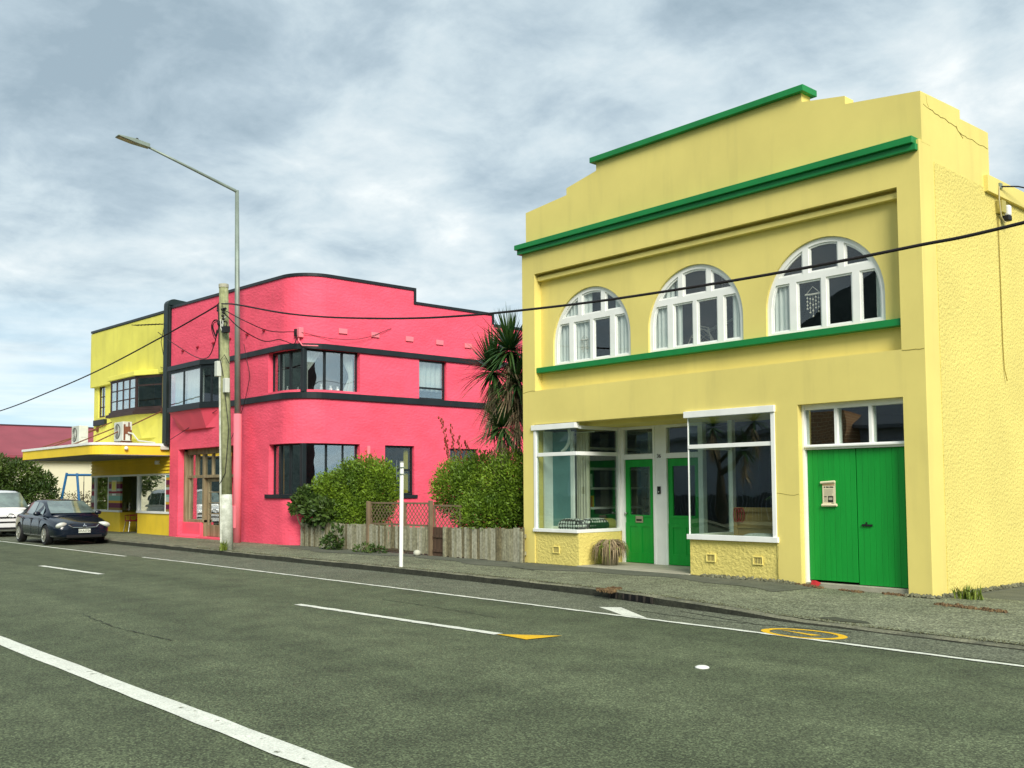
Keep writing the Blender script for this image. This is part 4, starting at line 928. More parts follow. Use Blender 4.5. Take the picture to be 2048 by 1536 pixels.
for x0, x1, seq in ((-41.72, -40.45, (11, 10, 10, 9, 8, 8, 7, 6, 5, 3, 3, 2, 1, 1)), (-43.75, -43.35, (11, 3, 3, 7, 5, 5, 6, 6, 7, 3, 3, 4, 0, 0)), (-35.94, -35.55, (11, 10, 10, 9, 5, 5, 8, 6, 6, 5, 4, 3, 3, 9, 8))):
    q = MB(); h = 1.35/len(seq)
    for k, c in enumerate(seq): q.mi = c; q.box(x0, x1, 14.975, 15.06, .96+k*h, .96+(k+1)*h)
    q.build('striped_panel', sm, CS)
q = MB(); q.box(-41.35, -40.85, 14.955, 14.975, 1.72, 2.16); pf = q.build('framed_print', m_paper, CS); q = MB(); q.box(-41.28, -40.92, 14.95, 14.956, 1.78, 2.1); q.build('print', m_y2, pf)
q = MB(); q.box(-41.3, -40.9, 14.96, 14.975, 1.55, 1.63); q.build('small_sign', m_wht, CS)
q = MB(); q.box(-40.4, -38.6, 16.1, 16.2, .0, 2.4); q.build('entry_door', m_roomd, CS)
q = MB(); q.box(-36.75, -36.5, 14.86, 14.98, 2.72, 2.86); q.build('camera_box', m_wht, CS, bevel=.02)

# ------------------------------------------------------------------ air conditioners, antenna, chair at the corner shop
def aircon(x, y, z, label, rust):
    t = thing('air_conditioner', label, 'air conditioner', (x, y, z), 'air conditioners on the canopy')
    q = MB(); q.box(x, x+.86, y, y+.34, z+.10, z+.80); q.build('casing', m_acw, t, bevel=.02)
    q = MB(); q.lathe((x+.36, y-.004, z+.46), [(.27, .0), (.27, -.012), (.25, -.012)], 24, 'y'); q.build('fan_guard', mat('fan_dark', (.05, .05, .045), .7), t)
    q = MB()
    for k in range(5): q.tube([(x+.36+(.05+.045*k)*math.cos(a), y-.02, z+.46+(.05+.045*k)*math.sin(a)) for a in [i*math.pi/10 for i in range(21)]], .006, 4)
    q.build('fan_grille', m_acw, t)
    q = MB(); q.box(x+.08, x+.14, y-.02, y+.38, z, z+.10); q.box(x+.72, x+.78, y-.02, y+.38, z, z+.10); q.build('foot', m_rust, t)
    q = MB(); q.box(x+.861, x+.875, y+.06, y+.28, z+.35, z+.62); q.build('valve_cover', m_rust if rust else m_acw, t)
    if rust:
        q = MB()
        for a, c, e, g_ in ((.03, .10, .12, .7), (.2, .25, .3, .78), (.27, .33, .12, .5)): q.box(x+.86, x+.864, y+a, y+c, z+e, z+g_)
        q.build('rust_stain', m_rust, t)
        q = MB(); q.tube([(x+.87, y+.2, z+.4), (x+1.05, y+.3, z+.35), (x+1.3, y+.4, z+.1), (x+1.35, y+1.0, z+.03)], .03, 6); q.build('pipe', m_acw, t)
aircon(-40.15, 12.95, 3.45, 'clean pale air conditioner near the front of the canopy', False)
aircon(-37.05, 13.45, 3.45, 'rust streaked air conditioner at the corner of the canopy under the bay window', True)
t = thing('tv_antenna', 'dark rooftop antenna with short rods beside the dark green fin', 'antenna', (-35.7, 14.8, 7.9))
q = MB(); q.tube([(-35.55, 14.72, 7.86), (-37.5, 14.3, 8.02)], .018, 5); q.tube([(-35.55, 14.8, 7.3), (-35.6, 14.72, 7.9)], .02, 5); q.build('boom', m_wire, t)
q = MB()
for k in range(9):
    x = -35.75-k*.21; y = 14.68-k*.046; z = 7.88+k*.016; q.tube([(x, y-.14, z), (x, y+.14, z)], .012, 4)
q.build('element', m_wire, t)
q = MB(); q.tube([(-35.58, 14.7, 7.9), (-35.66, 14.6, 7.2), (-35.62, 14.7, 6.6), (-35.9, 14.86, 6.25), (-36.3, 14.86, 6.35)], .012, 5); q.build('lead', m_wire, t)
t = thing('cafe_chair', 'dark red armchair with pale metal legs in the corner shop doorway', 'chair', (-39.7, 15.22, .1))
cx, cy = -39.7, 15.22
q = MB(); q.box(cx-.24, cx+.24, cy-.24, cy+.24, .53, .57); q.build('seat', m_red, t, bevel=.015)
q = MB(); q.prism_x([(cy+.20, .57), (cy+.24, .57), (cy+.32, 1.02), (cy+.28, 1.02)], cx-.24, cx+.24); q.build('backrest', m_red, t, bevel=.012)
for sx_, sy_ in ((-1, -1), (1, -1), (-1, 1), (1, 1)):
    q = MB(); q.tube([(cx+.21*sx_, cy+.20*sy_, .55), (cx+.26*sx_, cy+.27*sy_, .115)], .015, 6); q.build('leg', m_chr, t)
for sx_ in (-1, 1):
    q = MB(); q.tube([(cx+.25*sx_, cy-.2, .55), (cx+.26*sx_, cy-.22, .76), (cx+.26*sx_, cy+.25, .78)], .018, 6); q.build('armrest', m_red, t)
q = MB()
for k in range(9): q.ball((-40.2+.03*((k*5) % 4), 15.25+.05*((k*3) % 3), .98+k*.035), .05*(1-k*.07), 7, 5)
tag(q.build('ornament_stack', mat('pebbles', (.35, .35, .27), .8, var=.7, vscale=9)), 'small stacked cone of mottled grey objects beside the doorway of the corner shop', 'ornament')

# ------------------------------------------------------------------ far left: red roofed hall, swing, tree, railing
t = thing('red_roofed_hall', 'long cream hall under a plain maroon roof behind the corner shop', 'building', (-58, 20, 0))
q = MB(); q.box(-64, -56, 6, 60, -.1, 3.55); q.build('wall', m_cream, t)
q = MB(); q.prism_y([(-55.6, 3.50), (-55.6, 3.62), (-60, 5.42), (-64.5, 3.6), (-64.5, 3.48), (-60, 5.28)], 5.6, 60.4); rf = q.build('roof', m_roof, t)
q = MB(); q.tube([(-60, 5.5, 5.43), (-60, 60.5, 5.43)], .06, 6); q.build('ridge_cap', mat('ridge_dark', (.05, .02, .025), .6), rf)
q = MB(); q.tube([(-55.58, 5.6, 3.52), (-55.58, 60, 3.52)], .06, 6); q.build('gutter', m_roof, t)
t = thing('swing_frame', 'blue metal playground swing frame with hanging chains behind the corner shop', 'swing', (-50, 16.5, .09))
for a, c in (((-50, 15.95, 2.62), (-50.3, 15.6, .09)), ((-50, 16.42, 2.60), (-49.7, 16.55, .09)), ((-50, 19.9, 2.6), (-50.3, 19.6, .09)), ((-50, 20.3, 2.6), (-49.7, 20.5, .09))):
    q = MB(); q.tube([a, c], .06, 8); q.build('leg', m_blue, t)
q = MB(); q.tube([(-50, 15.9, 2.52), (-50, 20.4, 2.52)], .055, 8); q.build('top_bar', m_blue, t)
for y in (16.75, 17.15, 17.9, 18.3):
    q = MB(); q.tube([(-50, y, 2.5), (-50, y, 2.2)], .012, 4); q.tube([(-50, y, 2.2), (-50, y, .6)], .02, 4); q.build('chain', m_wire, t)
t = thing('railing', 'low black railing between the swing and the corner shop', 'railing', (-46, 16, .09))
q = MB(); q.tube([(-46.5, 15.3, 1.25), (-46.5, 18.5, 1.25)], .02, 5); q.tube([(-46.5, 15.3, .35), (-46.5, 18.5, .35)], .02, 5); q.build('rail', m_blk, t)
q = MB()
for k in range(22): q.tube([(-46.5, 15.3+k*.15, .1), (-46.5, 15.3+k*.15, 1.3)], .012, 4)
q.build('baluster', m_blk, t)

# ------------------------------------------------------------------ foliage
def leaves(mb, lobes, n, size, rg, flat_=.5, shell=.55, aspect=2.2, bump=.12, zmin=None):
    vol = [l[3]*l[4]+l[4]*l[5]+l[3]*l[5] for l in lobes]
    for _ in range(n):
        l = rg.choices(lobes, vol)[0]
        d = Vector((rg.gauss(0, 1), rg.gauss(0, 1), rg.gauss(0, 1))).normalized()
        r = (shell+(1-shell)*rg.random()**.6)*(1+rg.uniform(-bump, bump))
        p = Vector((l[0]+d.x*l[3]*r, l[1]+d.y*l[4]*r, l[2]+d.z*l[5]*r))
        if zmin is not None and p.z < zmin: continue
        s = size*rg.uniform(.6, 1.3)
        ax = (d*.7+Vector((rg.gauss(0, .6), rg.gauss(0, .6), rg.gauss(.25, .5)))).normalized()
        nn = ax.cross(Vector((rg.gauss(0, 1), rg.gauss(0, 1), rg.gauss(0, 1)))).normalized(); bb = ax.cross(nn)
        w = s/aspect
        mb.add([p, p+ax*s*.5+nn*w*.5+bb*w*.15, p+ax*s, p+ax*s*.5-nn*w*.5+bb*w*.15], [(0, 1, 2, 3)])
def branches(mb, base, tips, r, rg):
    for tx in tips:
        B = Vector(base)+Vector((rg.uniform(-.15, .15), rg.uniform(-.1, .1), 0)); T = Vector(tx); m = B.lerp(T, .5)+Vector((rg.uniform(-.12, .12), rg.uniform(-.12, .12), .1))
        mb.tube([B, m, T], r, 5, r*.3)
def bush(name, label, cat, base, lobes, n, size, m, seed, group=None, stems=7, **k):
    rg = random.Random(seed); t = thing(name, label, cat, base, group)
    q = MB(); leaves(q, lobes, n, size, rg, **k); q.build('foliage', m, t)
    q = MB(); branches(q, base, [(l[0]+rg.uniform(-.5, .5)*l[3], l[1]+rg.uniform(-.5, .5)*l[4], l[2]) for l in rg.choices(lobes, k=stems)], .035, rg); q.build('stem', m_twig, t)
    return t
bush('hedge_bush', 'large rounded light green bush behind the fence in front of the pink corner', 'bush', (-23.4, 15.3, .1),
     [(-24.9, 15.3, 1.45, .75, .36, .85), (-24.0, 15.32, 1.75, .8, .36, .85), (-23.2, 15.35, 1.80, .85, .36, .90), (-22.5, 15.35, 1.75, .75, .36, .80), (-23.4, 15.25, 1.1, 1.5, .36, .6), (-25.4, 15.25, 1.45, .5, .34, .75)], 44000, .078, m_leafA, 1, shell=.35)
bush('hedge_bush', 'dense light green bush behind the fence against the yellow shop', 'bush', (-18.3, 15.8, .1),
     [(-19.6, 15.7, 1.75, .75, .65, .75), (-18.7, 15.8, 1.75, .95, .7, .90), (-17.7, 15.8, 1.75, .9, .7, .92), (-17.0, 15.7, 1.5, .6, .6, .95), (-18.0, 15.3, 1.1, 1.2, .45, .6)], 44000, .078, m_leafA, 2, shell=.35)
bush('creeper_bush', 'dark broad leaved creeper spilling over the left end of the paling fence', 'bush', (-25.4, 15.0, .1),
     [(-25.75, 14.95, 1.45, .45, .3, .35), (-25.3, 14.95, 1.15, .5, .3, .45), (-24.7, 14.95, 1.1, .45, .3, .4), (-26.1, 14.8, 1.25, .2, .12, .2)], 2200, .14, m_leafB, 3, aspect=1.5, stems=4)
bush('weed_clump', 'leafy dark weed growing at the foot of the fence left of the white post', 'weed', (-23.6, 14.55, .1),
     [(-23.75, 14.55, .25, .45, .2, .22), (-23.4, 14.5, .45, .2, .18, .35)], 420, .11, m_leafB, 4, 'weeds along the fence foot', 3, aspect=1.7, zmin=.1)
bush('weed_clump', 'low dark weed tuft at the fence foot, nearer the white post', 'weed', (-21.8, 14.5, .1),
     [(-22.0, 14.5, .18, .4, .2, .14), (-21.5, 14.5, .16, .35, .2, .12)], 380, .09, m_leafB, 5, 'weeds along the fence foot', 2, aspect=2., zmin=.1)
bush('dark_tree', 'spreading dark green tree in front of the cream hall behind the parked cars', 'tree', (-51.5, 14.0, .1),
     [(-52, 12.6, 2.7, 1.7, 1.5, .95), (-51.5, 14.3, 2.3, 1.6, 1.0, 1.0), (-50.5, 14.7, 1.5, 1.3, 1.0, .9), (-51.5, 13.0, 1.3, 1.8, 1.6, 1.0), (-52, 10.5, 2.5, 1.8, 1.7, 1.1), (-50.4, 15.1, 2.2, .6, .45, .4)], 22000, .17, m_leafT, 6, stems=12, shell=.4)
bush('flowering_shrub', 'low brownish flowering shrub behind the swing', 'shrub', (-53, 18, .1),
     [(-53, 17.2, .9, .8, .9, .8), (-53, 18.4, 1.0, .8, .9, .75), (-53, 19.6, .9, .8, .9, .8)], 2600, .12, mat('shrub_leaf', (.06, .085, .03), .7, col2=(.26, .20, .13), vscale=5, var=.3), 7, stems=6)
b = MB(); rg = random.Random(8)                                # small growth at the pole foot and the shop corner
def tuft(name, label, c, n, h, spread, m, seed, w=.012):
    rg = random.Random(seed); q = MB()
    for _ in range(n):
        a = rg.uniform(0, 6.28); L_ = h*rg.uniform(.5, 1.2); o = Vector((c[0]+rg.gauss(0, spread), c[1]+rg.gauss(0, spread*.6), c[2])); d = Vector((math.cos(a), math.sin(a), 0)); lean = rg.uniform(.1, .8)
        s = Vector((-d.y, d.x, 0))*w
        P = [o, o+d*L_*.35*lean+Vector((0, 0, L_*.55)), o+d*L_*lean+Vector((0, 0, L_*(1-.35*lean)))]
        q.add([P[0]-s, P[0]+s, P[1]+s*.8, P[1]-s*.8, P[2]], [(0, 1, 2, 3), (3, 2, 4)])
    return tag(q.build(name, m), label, 'grass')
m_grass = mat('grass_blade', (.10, .16, .015), .6, col2=(.19, .23, .03), vscale=8, var=.3)
tuft('grass_tuft', 'bright green grass tuft at the foot of the yellow side wall', (-6.72, 15.25, .025), 90, .22, .10, m_grass, 1)
tuft('grass_tuft', 'small grass tuft at the white foot of the leaning power pole', (-25.15, 12.10, .125), 60, .28, .07, m_grass, 2)
def rubble(name, label, spots_, m, seed, size):
    rg = random.Random(seed); q = MB()
    for (x0, y0, x1, y1, n, wd) in spots_:
        for _ in range(n):
            t_ = rg.random(); x = x0+(x1-x0)*t_; y = y0+(y1-y0)*t_+rg.gauss(0, wd); z = pz(x, min(y, 15)) if y < 15.4 else .03; s = size*rg.uniform(.4, 1.5)
            X = Matrix.Translation((x, y, z+s*.2)) @ Euler((rg.uniform(0, 3), rg.uniform(0, 3), rg.uniform(0, 3))).to_matrix().to_4x4(); q.xf = X
            q.box(-s/2, s/2, -s/2*rg.uniform(.3, 1), s/2*rg.uniform(.3, 1), -s*.25, s*.25)
    q.xf = None
    o = q.build(name, m); o['kind'] = 'stuff'; tag(o, label, 'debris'); return o
rubble('wall_rubble', 'crumbled mossy mortar along the foot of the yellow walls', [(-7.05, 15.2, -6.85, 19.5, 420, .10), (-11.4, 14.93, -9.5, 14.93, 160, .05), (-7.5, 14.9, -7.0, 14.95, 60, .06)], mat('mossy_mortar', (.10, .10, .06), .95, .5, 30, .5, 12., col2=(.19, .19, .12)), 1, .055)
rubble('leaf_litter', 'dry brown leaf litter at the garage step and along the driveway edge', [(-9.5, 15.02, -9.0, 14.95, 110, .05), (-8.7, 14.98, -8.25, 14.9, 110, .04), (-7.95, 14.98, -7.55, 14.9, 70, .03), (-6.7, 14.2, -5.6, 13.9, 170, .05), (-10.95, 11.9, -10.7, 11.86, 60, .06), (-10.95, 11.62, -10.5, 11.5, 90, .05)], mat('litter_brown', (.085, .05, .025), .9, col2=(.19, .125, .055), vscale=9, var=.4), 2, .034)
rubble('moss_line', 'dark moss and grit along the kerb top', [(-27, 12.17, -13, 12.05, 700, .05), (-13, 12.03, -7, 11.38, 420, .05), (-7, 11.37, -3.8, 11.2, 300, .05)], mat('moss_dark', (.09, .095, .05), .95, col2=(.15, .155, .09), vscale=9, var=.4), 3, .016)
q = MB(); q.add([(-9.26, 14.99, .03), (-9.13, 14.98, .02), (-9.10, 15.085, .12), (-9.21, 15.09, .155), (-9.28, 15.09, .15)], [(0, 1, 2, 3, 4)]); tag(q.build('red_scrap', mat('red_scrap_paint', (.40, .015, .02), .6)), 'small red scrap at the left foot of the green garage doors', 'scrap')
q = MB(); q.ball((-19.85, 14.6, .17), .10, 10, 7, .8); tag(q.build('pale_stone', mat('pale_stone', (.45, .45, .36), .8, .3, 20, .2, 6), smooth=True), 'pale rounded stone under the gap of the paling fence', 'stone')
# hanging grass in a pot by the shop door
t = thing('potted_grass', 'pot of dry drooping straw coloured grass beside the left green door', 'plant', (-14.32, 15.55, .115))
px_, py_ = -14.32, 15.55
q = MB(); q.lathe((px_, py_, .115), [(.16, 0), (.20, .25), (.21, .38), (.18, .38)], 16); q.build('pot', m_bull, t)
q = MB(); rg = random.Random(11); q2 = MB()
for i in range(520):
    a = rg.uniform(0, 6.28); sp = rg.uniform(.10, .36); h = rg.uniform(.50, .66); dr = rg.uniform(.05, .42); d = Vector((math.cos(a), math.sin(a), 0)); o = Vector((px_, py_, 0))+d*.05
    s = Vector((-d.y, d.x, 0))*.010
    P = [o+Vector((0, 0, .46)), o+d*sp*.45+Vector((0, 0, h)), o+d*sp*.95+Vector((0, 0, h-.06)), o+d*sp*1.12+Vector((0, 0, max(.13, h-.06-dr)))]
    (q if i % 5 else q2).add([P[0]-s, P[0]+s, P[1]+s, P[1]-s, P[2]+s, P[2]-s, P[3]], [(0, 1, 2, 3), (3, 2, 4, 5), (5, 4, 6)])
q.build('dry_blades', m_deadl, t); q2.build('green_blades', m_grass, t)
# cabbage trees: trunk, sword leaf heads, dead skirts
def swords(mb, c, n, ln, rg, zlo=-.55, w=.032, bend=.35, skirt=False):
    for _ in range(n):
        a = rg.uniform(0, 6.283); e = rg.uniform(zlo, 1.45) if not skirt else rg.uniform(-1.45, -.75)
        d = Vector((math.cos(a)*math.cos(e), math.sin(a)*math.cos(e), math.sin(e))); L_ = ln*rg.uniform(.7, 1.08); s = d.cross(Vector((0, 0, 1)))
        if s.length < .01: continue
        s = s.normalized()*w*rg.uniform(.7, 1.2); bd = bend*rg.uniform(.2, 1.2)*(1.2-abs(d.z)); P = []
        for k in range(6):
            u = k/5; p = Vector(c)+d*(.06+L_*u)+Vector((0, 0, -bd*L_*u*u)); P.append((p, s*max(.05, (1-u)**.6)*(1 if k else .6)))
        vs = []
        for p, q_ in P: vs += [p-q_, p+q_]
        mb.add(vs, [(2*k, 2*k+1, 2*k+3, 2*k+2) for k in range(5)])
def cabbage_tree(label, base, heads, seed, sc=1., group=None):
    rg = random.Random(seed); t = thing('cabbage_tree', label, 'tree', base, group); B = Vector(base)
    q = MB(); top = max(h[2] for h in heads); q.tube([B, B+Vector((.05, .05, (top-B.z)*.5)), Vector(heads[0][:3])-Vector((0, 0, .1))], .15*sc, 9, .08*sc)
    for h in heads[1:]: q.tube([B+Vector((.03, .04, (h[2]-B.z)*.62)), Vector(h[:3])-Vector((0, 0, .1))], .09*sc, 7, .06*sc)
    q.build('trunk', m_trunk, t, smooth=True)
    for h in heads:
        q = MB(); swords(q, h[:3], int(h[4]), h[3], rg); q.build('leaf_head', m_sword, t)
        q = MB()
        for k in range(3): swords(q, (h[0]+rg.uniform(-.05, .05), h[1], h[2]-.25-k*.35), int(h[4]*.28), h[3]*.8, rg, skirt=True, w=.02)
        q.build('dead_skirt', m_deadl, t)
cabbage_tree('spiky cabbage tree standing against the left edge of the yellow shop', (-17.3, 16.15, .1), [(-17.85, 15.9, 5.05, 1.1, 230), (-18.45, 15.9, 4.6, 1.1, 260), (-17.7, 16.0, 4.25, 1.0, 170), (-18.05, 15.85, 3.2, .95, 200)], 21)
# red seed stalks behind the right bush
t = thing('flax_stalk', 'tall red brown seed stalks rising behind the right bush', 'plant', (-20.2, 16.2, .1))
q = MB(); sh = MB(); rg = random.Random(31)
for tx, tz, k in ((-20.65, 3.62, 1), (-20.25, 3.42, 2), (-19.9, 3.1, 3), (-20.5, 3.05, 4), (-19.6, 2.95, 5)):
    b0 = Vector((-20.0, 16.2, .1)); T = Vector((tx, 15.95, tz)); q.tube([b0, b0.lerp(T, .6)+Vector((.1, 0, .1)), T], .014, 5, .006)
    for j in range(26): 
        p = b0.lerp(T, .72+.28*j/26)+Vector((.1*(1-j/26)+rg.uniform(-.05, .05), rg.uniform(-.05, .05), .02)); sh.ball(p, rg.uniform(.014, .03), 5, 4, 1.5)
for j in range(10): q.tube([(-19.9, 16, 2.0), (-19.9+rg.uniform(-.6, .5), 15.9, 2.5+rg.uniform(0, .5))], .010, 4, .004)
q.build('stalk', m_twig, t); sh.build('seed_head', m_seed, t)

# ------------------------------------------------------------------ paling fence with trellis
t = thing('paling_fence', 'weathered grey timber paling fence with trellis between the pink and yellow buildings', 'fence', (-21, 14.8, .1))
rg = random.Random(41)
m_fence2 = mat('paling_pale', (.30, .29, .20), .85, .6, 6, .3, 3., col2=(.42, .41, .30), stretch=(9, 9, .4), bdist=.015)
m_fence3 = mat('paling_dark', (.11, .10, .06), .85, .6, 6, .35, 3., col2=(.22, .19, .10), stretch=(9, 9, .4), bdist=.015)
def palings(x0, x1, zb, zt, name='palings', m=m_fence):
    q = MB(); x = x0; tones = [m, m_fence2, m_fence3]
    while x < x1-.02:
        w_ = min(rg.uniform(.075, .12), x1-x); a, c = zb(x)+rg.uniform(-.015, .02), zt(x)+rg.uniform(-.02, .02); dy = rg.uniform(-.008, .008); tl = rg.uniform(-.008, .008)
        q.mi = rg.choice((0, 0, 1, 1, 2))
        q.add([(x, 14.890+dy, a), (x+w_-.012, 14.890+dy, a), (x+w_-.012+tl, 14.890+dy, c), (x+tl, 14.890+dy, c), (x, 14.910+dy, a), (x+w_-.012, 14.910+dy, a), (x+w_-.012+tl, 14.910+dy, c), (x+tl, 14.910+dy, c)],
              [(0, 1, 2, 3), (5, 4, 7, 6), (3, 2, 6, 7), (1, 5, 6, 2), (4, 0, 3, 7), (0, 4, 5, 1)]); x += w_
    return q.build(name, tones, t)
palings(-26.0, -22.2, lambda x: .10, lambda x: .80)
palings(-22.2, -19.75, lambda x: .20 if x < -20.2 else .13, lambda x: .79)
palings(-19.05, -16.27, lambda x: .10, lambda x: .80+.02*(x+19))
q = MB(); q.box(-19.62, -19.15, 14.920, 14.950, .10, .80); gt = q.build('gate', m_fenced, t); 
for z in (.2, .55): q = MB(); q.box(-19.6, -19.17, 14.895, 14.918, z, z+.07); q.build('gate_rail', m_fenced, gt)
for x, m, h in ((-19.7, m_trel, 1.45), (-19.12, m_fence, .82), (-22.45, m_trel, 1.42), (-20.9, m_trel, 1.42), (-16.36, m_fence, .78)):
    q = MB(); q.box(x-.045, x+.045, 14.860, 14.950, .08, h); q.build('fence_post', m, t, bevel=.008)
q = MB()
for z in (.3, .68): q.box(-26.0, -19.7, 14.920, 14.980, z-.04, z+.04); q.box(-19.05, -16.3, 14.920, 14.980, z-.04, z+.04)
q.build('rail', m_fence, t)
def trellis(x0, x1, z0, z1):
    q = MB(); q.frame(x0, x1, z0, z1, 14.960, 15.000, .045); H = z1-z0; s = .15
    for k in range(int((x1-x0+H)/s)+1):
        for sg in (1, -1):
            xa = x0-H+k*s if sg == 1 else x0+k*s
            P = [(xa, z0), (xa+H*sg, z1)] if sg == 1 else [(xa, z0), (xa-H, z1)]
            (ax, az), (bx, bz) = P
            def clip(px, pz_, qx, qz):
                if px < x0: pz_ += (x0-px)*(qz-pz_)/(qx-px); px = x0
                if px > x1: pz_ += (x1-px)*(qz-pz_)/(qx-px); px = x1
                return px, pz_
            if max(ax, bx) <= x0+.03 or min(ax, bx) >= x1-.03: continue
            a2 = clip(ax, az, bx, bz); b2 = clip(bx, bz, ax, az); dd = .016; yy = 14.972 if sg == 1 else 14.984
            q.add([(a2[0]-dd, yy, a2[1]), (a2[0]+dd, yy, a2[1]), (b2[0]+dd, yy, b2[1]), (b2[0]-dd, yy, b2[1])], [(0, 1, 2, 3)])
    q.build('trellis', m_trel, t)
trellis(-22.45, -20.92, .80, 1.40); trellis(-20.88, -19.72, .80, 1.40); trellis(-19.66, -18.6, .75, 1.35)

# ------------------------------------------------------------------ posts, poles, cables
t = thing('marker_post', 'slim white post with a small edge-on sign plate standing at the kerb', 'post', (-17.06, 12.15, .12))
q = MB(); q.tube([(-17.08, 12.15, .1), (-17.05, 12.15, 2.30)], .042, 12); q.build('post', m_wht, t, smooth=False)
q = MB(); q.tube([(-17.05, 12.15, 2.295), (-17.05, 12.15, 2.32)], .048, 12); q.build('post_cap', mat('cap_grey', (.25, .26, .22), .6), t)
q = MB(); q.xf = Matrix.Translation((-.30, .22, .01)); q.add([(-16.86, 11.88, 1.93), (-16.80, 11.84, 1.93), (-16.80, 11.84, 2.33), (-16.86, 11.88, 2.33), (-16.865, 11.873, 1.93), (-16.805, 11.833, 1.93), (-16.805, 11.833, 2.33), (-16.865, 11.873, 2.33)], [(3, 2, 1, 0), (4, 5, 6, 7), (0, 1, 5, 4), (1, 2, 6, 5), (2, 3, 7, 6), (3, 0, 4, 7)]); sg_ = q.build('sign_plate', mat('sign_back', (.16, .20, .22), .5, metal=.3), t)
q = MB(); q.xf = Matrix.Translation((-.30, .22, .01)); q.box(-16.83, -16.70, 11.88, 11.98, 2.17, 2.19); q.box(-16.83, -16.70, 11.88, 11.98, 2.03, 2.05); q.build('clamp', m_steel, sg_)
t = thing('street_lamp', 'tall grey steel street lamp with pink painted foot and long arm over the road', 'street lamp', (-29.1, 14.42, .09))
q = MB(); q.tube([(-29.12, 14.42, 4.12), (-29.2, 14.36, 11.32)], .10, 14, .062); q.build('pole', m_steel, t, smooth=True)
q = MB(); q.tube([(-29.08, 14.42, .05), (-29.12, 14.42, 4.14)], .125, 14); q.build('pole_foot', m_pinkl, t, smooth=True)
q = MB(); q.box(-29.22, -29.0, 14.27, 14.36, .55, 1.25); q.build('hatch', m_pinkl, t, bevel=.02)
q = MB(); q.tube([(-29.2, 14.36, 11.25), (-29.2, 14.30, 11.30), (-29.2, 12.8, 11.72), (-29.2, 11.40, 12.10)], .058, 10, .036); q.build('arm', m_steel, t, smooth=True)
X = Matrix.Translation((-29.2, 11.45, 12.09)) @ Matrix.Rotation(R(-6), 4, 'X')
q = MB(); q.xf = X
q.add([(-.10, .05, -.04), (.10, .05, -.04), (.14, -.42, -.04), (-.14, -.42, -.04), (-.15, -.92, .0), (.15, -.92, .0), (-.08, .05, .09), (.08, .05, .09), (.11, -.42, .09), (-.11, -.42, .09), (-.14, -.92, .034), (.14, -.92, .034)],
      [(0, 3, 2, 1), (3, 4, 5, 2), (6, 7, 8, 9), (9, 8, 11, 10), (0, 1, 7, 6), (1, 2, 8, 7), (2, 5, 11, 8), (3, 0, 6, 9), (4, 3, 9, 10), (5, 4, 10, 11)])
lh = q.build('lamp_head', m_steel, t, bevel=.012)
q = MB(); q.xf = X; q.add([(-.115, -.45, -.045), (.115, -.45, -.045), (.125, -.88, -.012), (-.125, -.88, -.012)], [(0, 3, 2, 1)]); q.build('lens', mat('lamp_panel', (.42, .40, .20), .4), lh)
q = MB(); q.xf = X; q.lathe((0, -.33, .09), [(.045, 0), (.045, .04), (.03, .06)], 12); q.build('photo_cell', m_blk, lh)
t = thing('power_pole', 'leaning weathered timber power pole with white painted foot beside the kerb', 'power pole', (-25.4, 12.3, .1))
def pl(z): return Vector((-25.38-.37*(z/7.2), 12.30, z))
q = MB(); q.tube([pl(1.6), pl(4.2), pl(7.38)], .155, 16, .125); q.build('pole', m_pole, t, smooth=True)
q = MB(); q.tube([pl(.05), pl(1.62)], .165, 16, .155); q.build('painted_foot', m_polew, t, smooth=True)
q = MB(); q.tube([pl(7.36), pl(7.46)], .135, 16); q.build('pole_cap', m_conc, t)
def on(z, dx, dy): p = pl(z); return (p.x+dx, p.y+dy, z)
q = MB(); q.tube([on(.12, .02, -.18), on(2.5, .02, -.17), on(4.85, .03, -.165)], .028, 8); q.tube([on(.12, -.13, -.13), on(2.2, -.13, -.11), on(4.9, -.11, -.10)], .012, 6); q.build('conduit', m_polew, t)
q = MB(); q.box(*[v for a in ((pl(5)[0]-.10, pl(5)[0]+.08), (12.30-.26, 12.30-.13), (4.86, 5.28)) for v in a]); q.build('meter_box', m_acw, t, bevel=.015)
q = MB(); q.box(pl(4.6)[0]+.13, pl(4.6)[0]+.30, 12.17, 12.30, 4.40, 4.80); q.build('meter_box', m_acw, t, bevel=.015)
q = MB(); q.tube([on(6.9, -.03, -.15), on(6.2, 0, -.16), on(5.3, .0, -.165), on(4.9, .0, -.17)], .016, 6); q.tube([on(4.85, .16, -.12), on(5.3, .1, -.17), on(5.45, .2, -.1), on(5.2, .28, .0)], .012, 6); q.tube([on(4.4, .2, -.1), on(4.2, .24, -.1), on(3.4, .3, -.05), on(2.2, .16, -.1), on(1.9, .02, -.2)], .010, 6); q.build('lead', m_wire, t)
q = MB(); rg = random.Random(51)
for (cx_, cz, rr_) in ((-.28, 6.25, .19), (-.25, 6.22, .16), (-.30, 6.2, .21), (.24, 6.2, .13), (.30, 6.25, .10)):
    q.tube([on(cz+rr_*1.25*math.sin(a), cx_+rr_*math.cos(a), -.12+.03*math.sin(a*2)) for a in [i*math.pi/10 for i in range(21)]], .012, 5)
q.build('cable_coil', m_wire, t)
q = MB(); q.box(pl(6.2)[0]+.22, pl(6.2)[0]+.42, 12.12, 12.27, 6.05, 6.22); q.ball(on(6.33, .05, -.16), .07); q.tube([on(6.75, -.26, -.06), on(6.72, .3, -.1)], .04, 6); q.tube([on(6.95, -.05, -.1), on(6.9, -.2, -.1), on(6.78, -.2, -.1)], .014, 5)
for k in range(5): q.ball(on(6.35+.09*k, .2+.05*((k*3) % 2), -.14), .04, 6, 5)
q.build('fitting', m_blk, t)
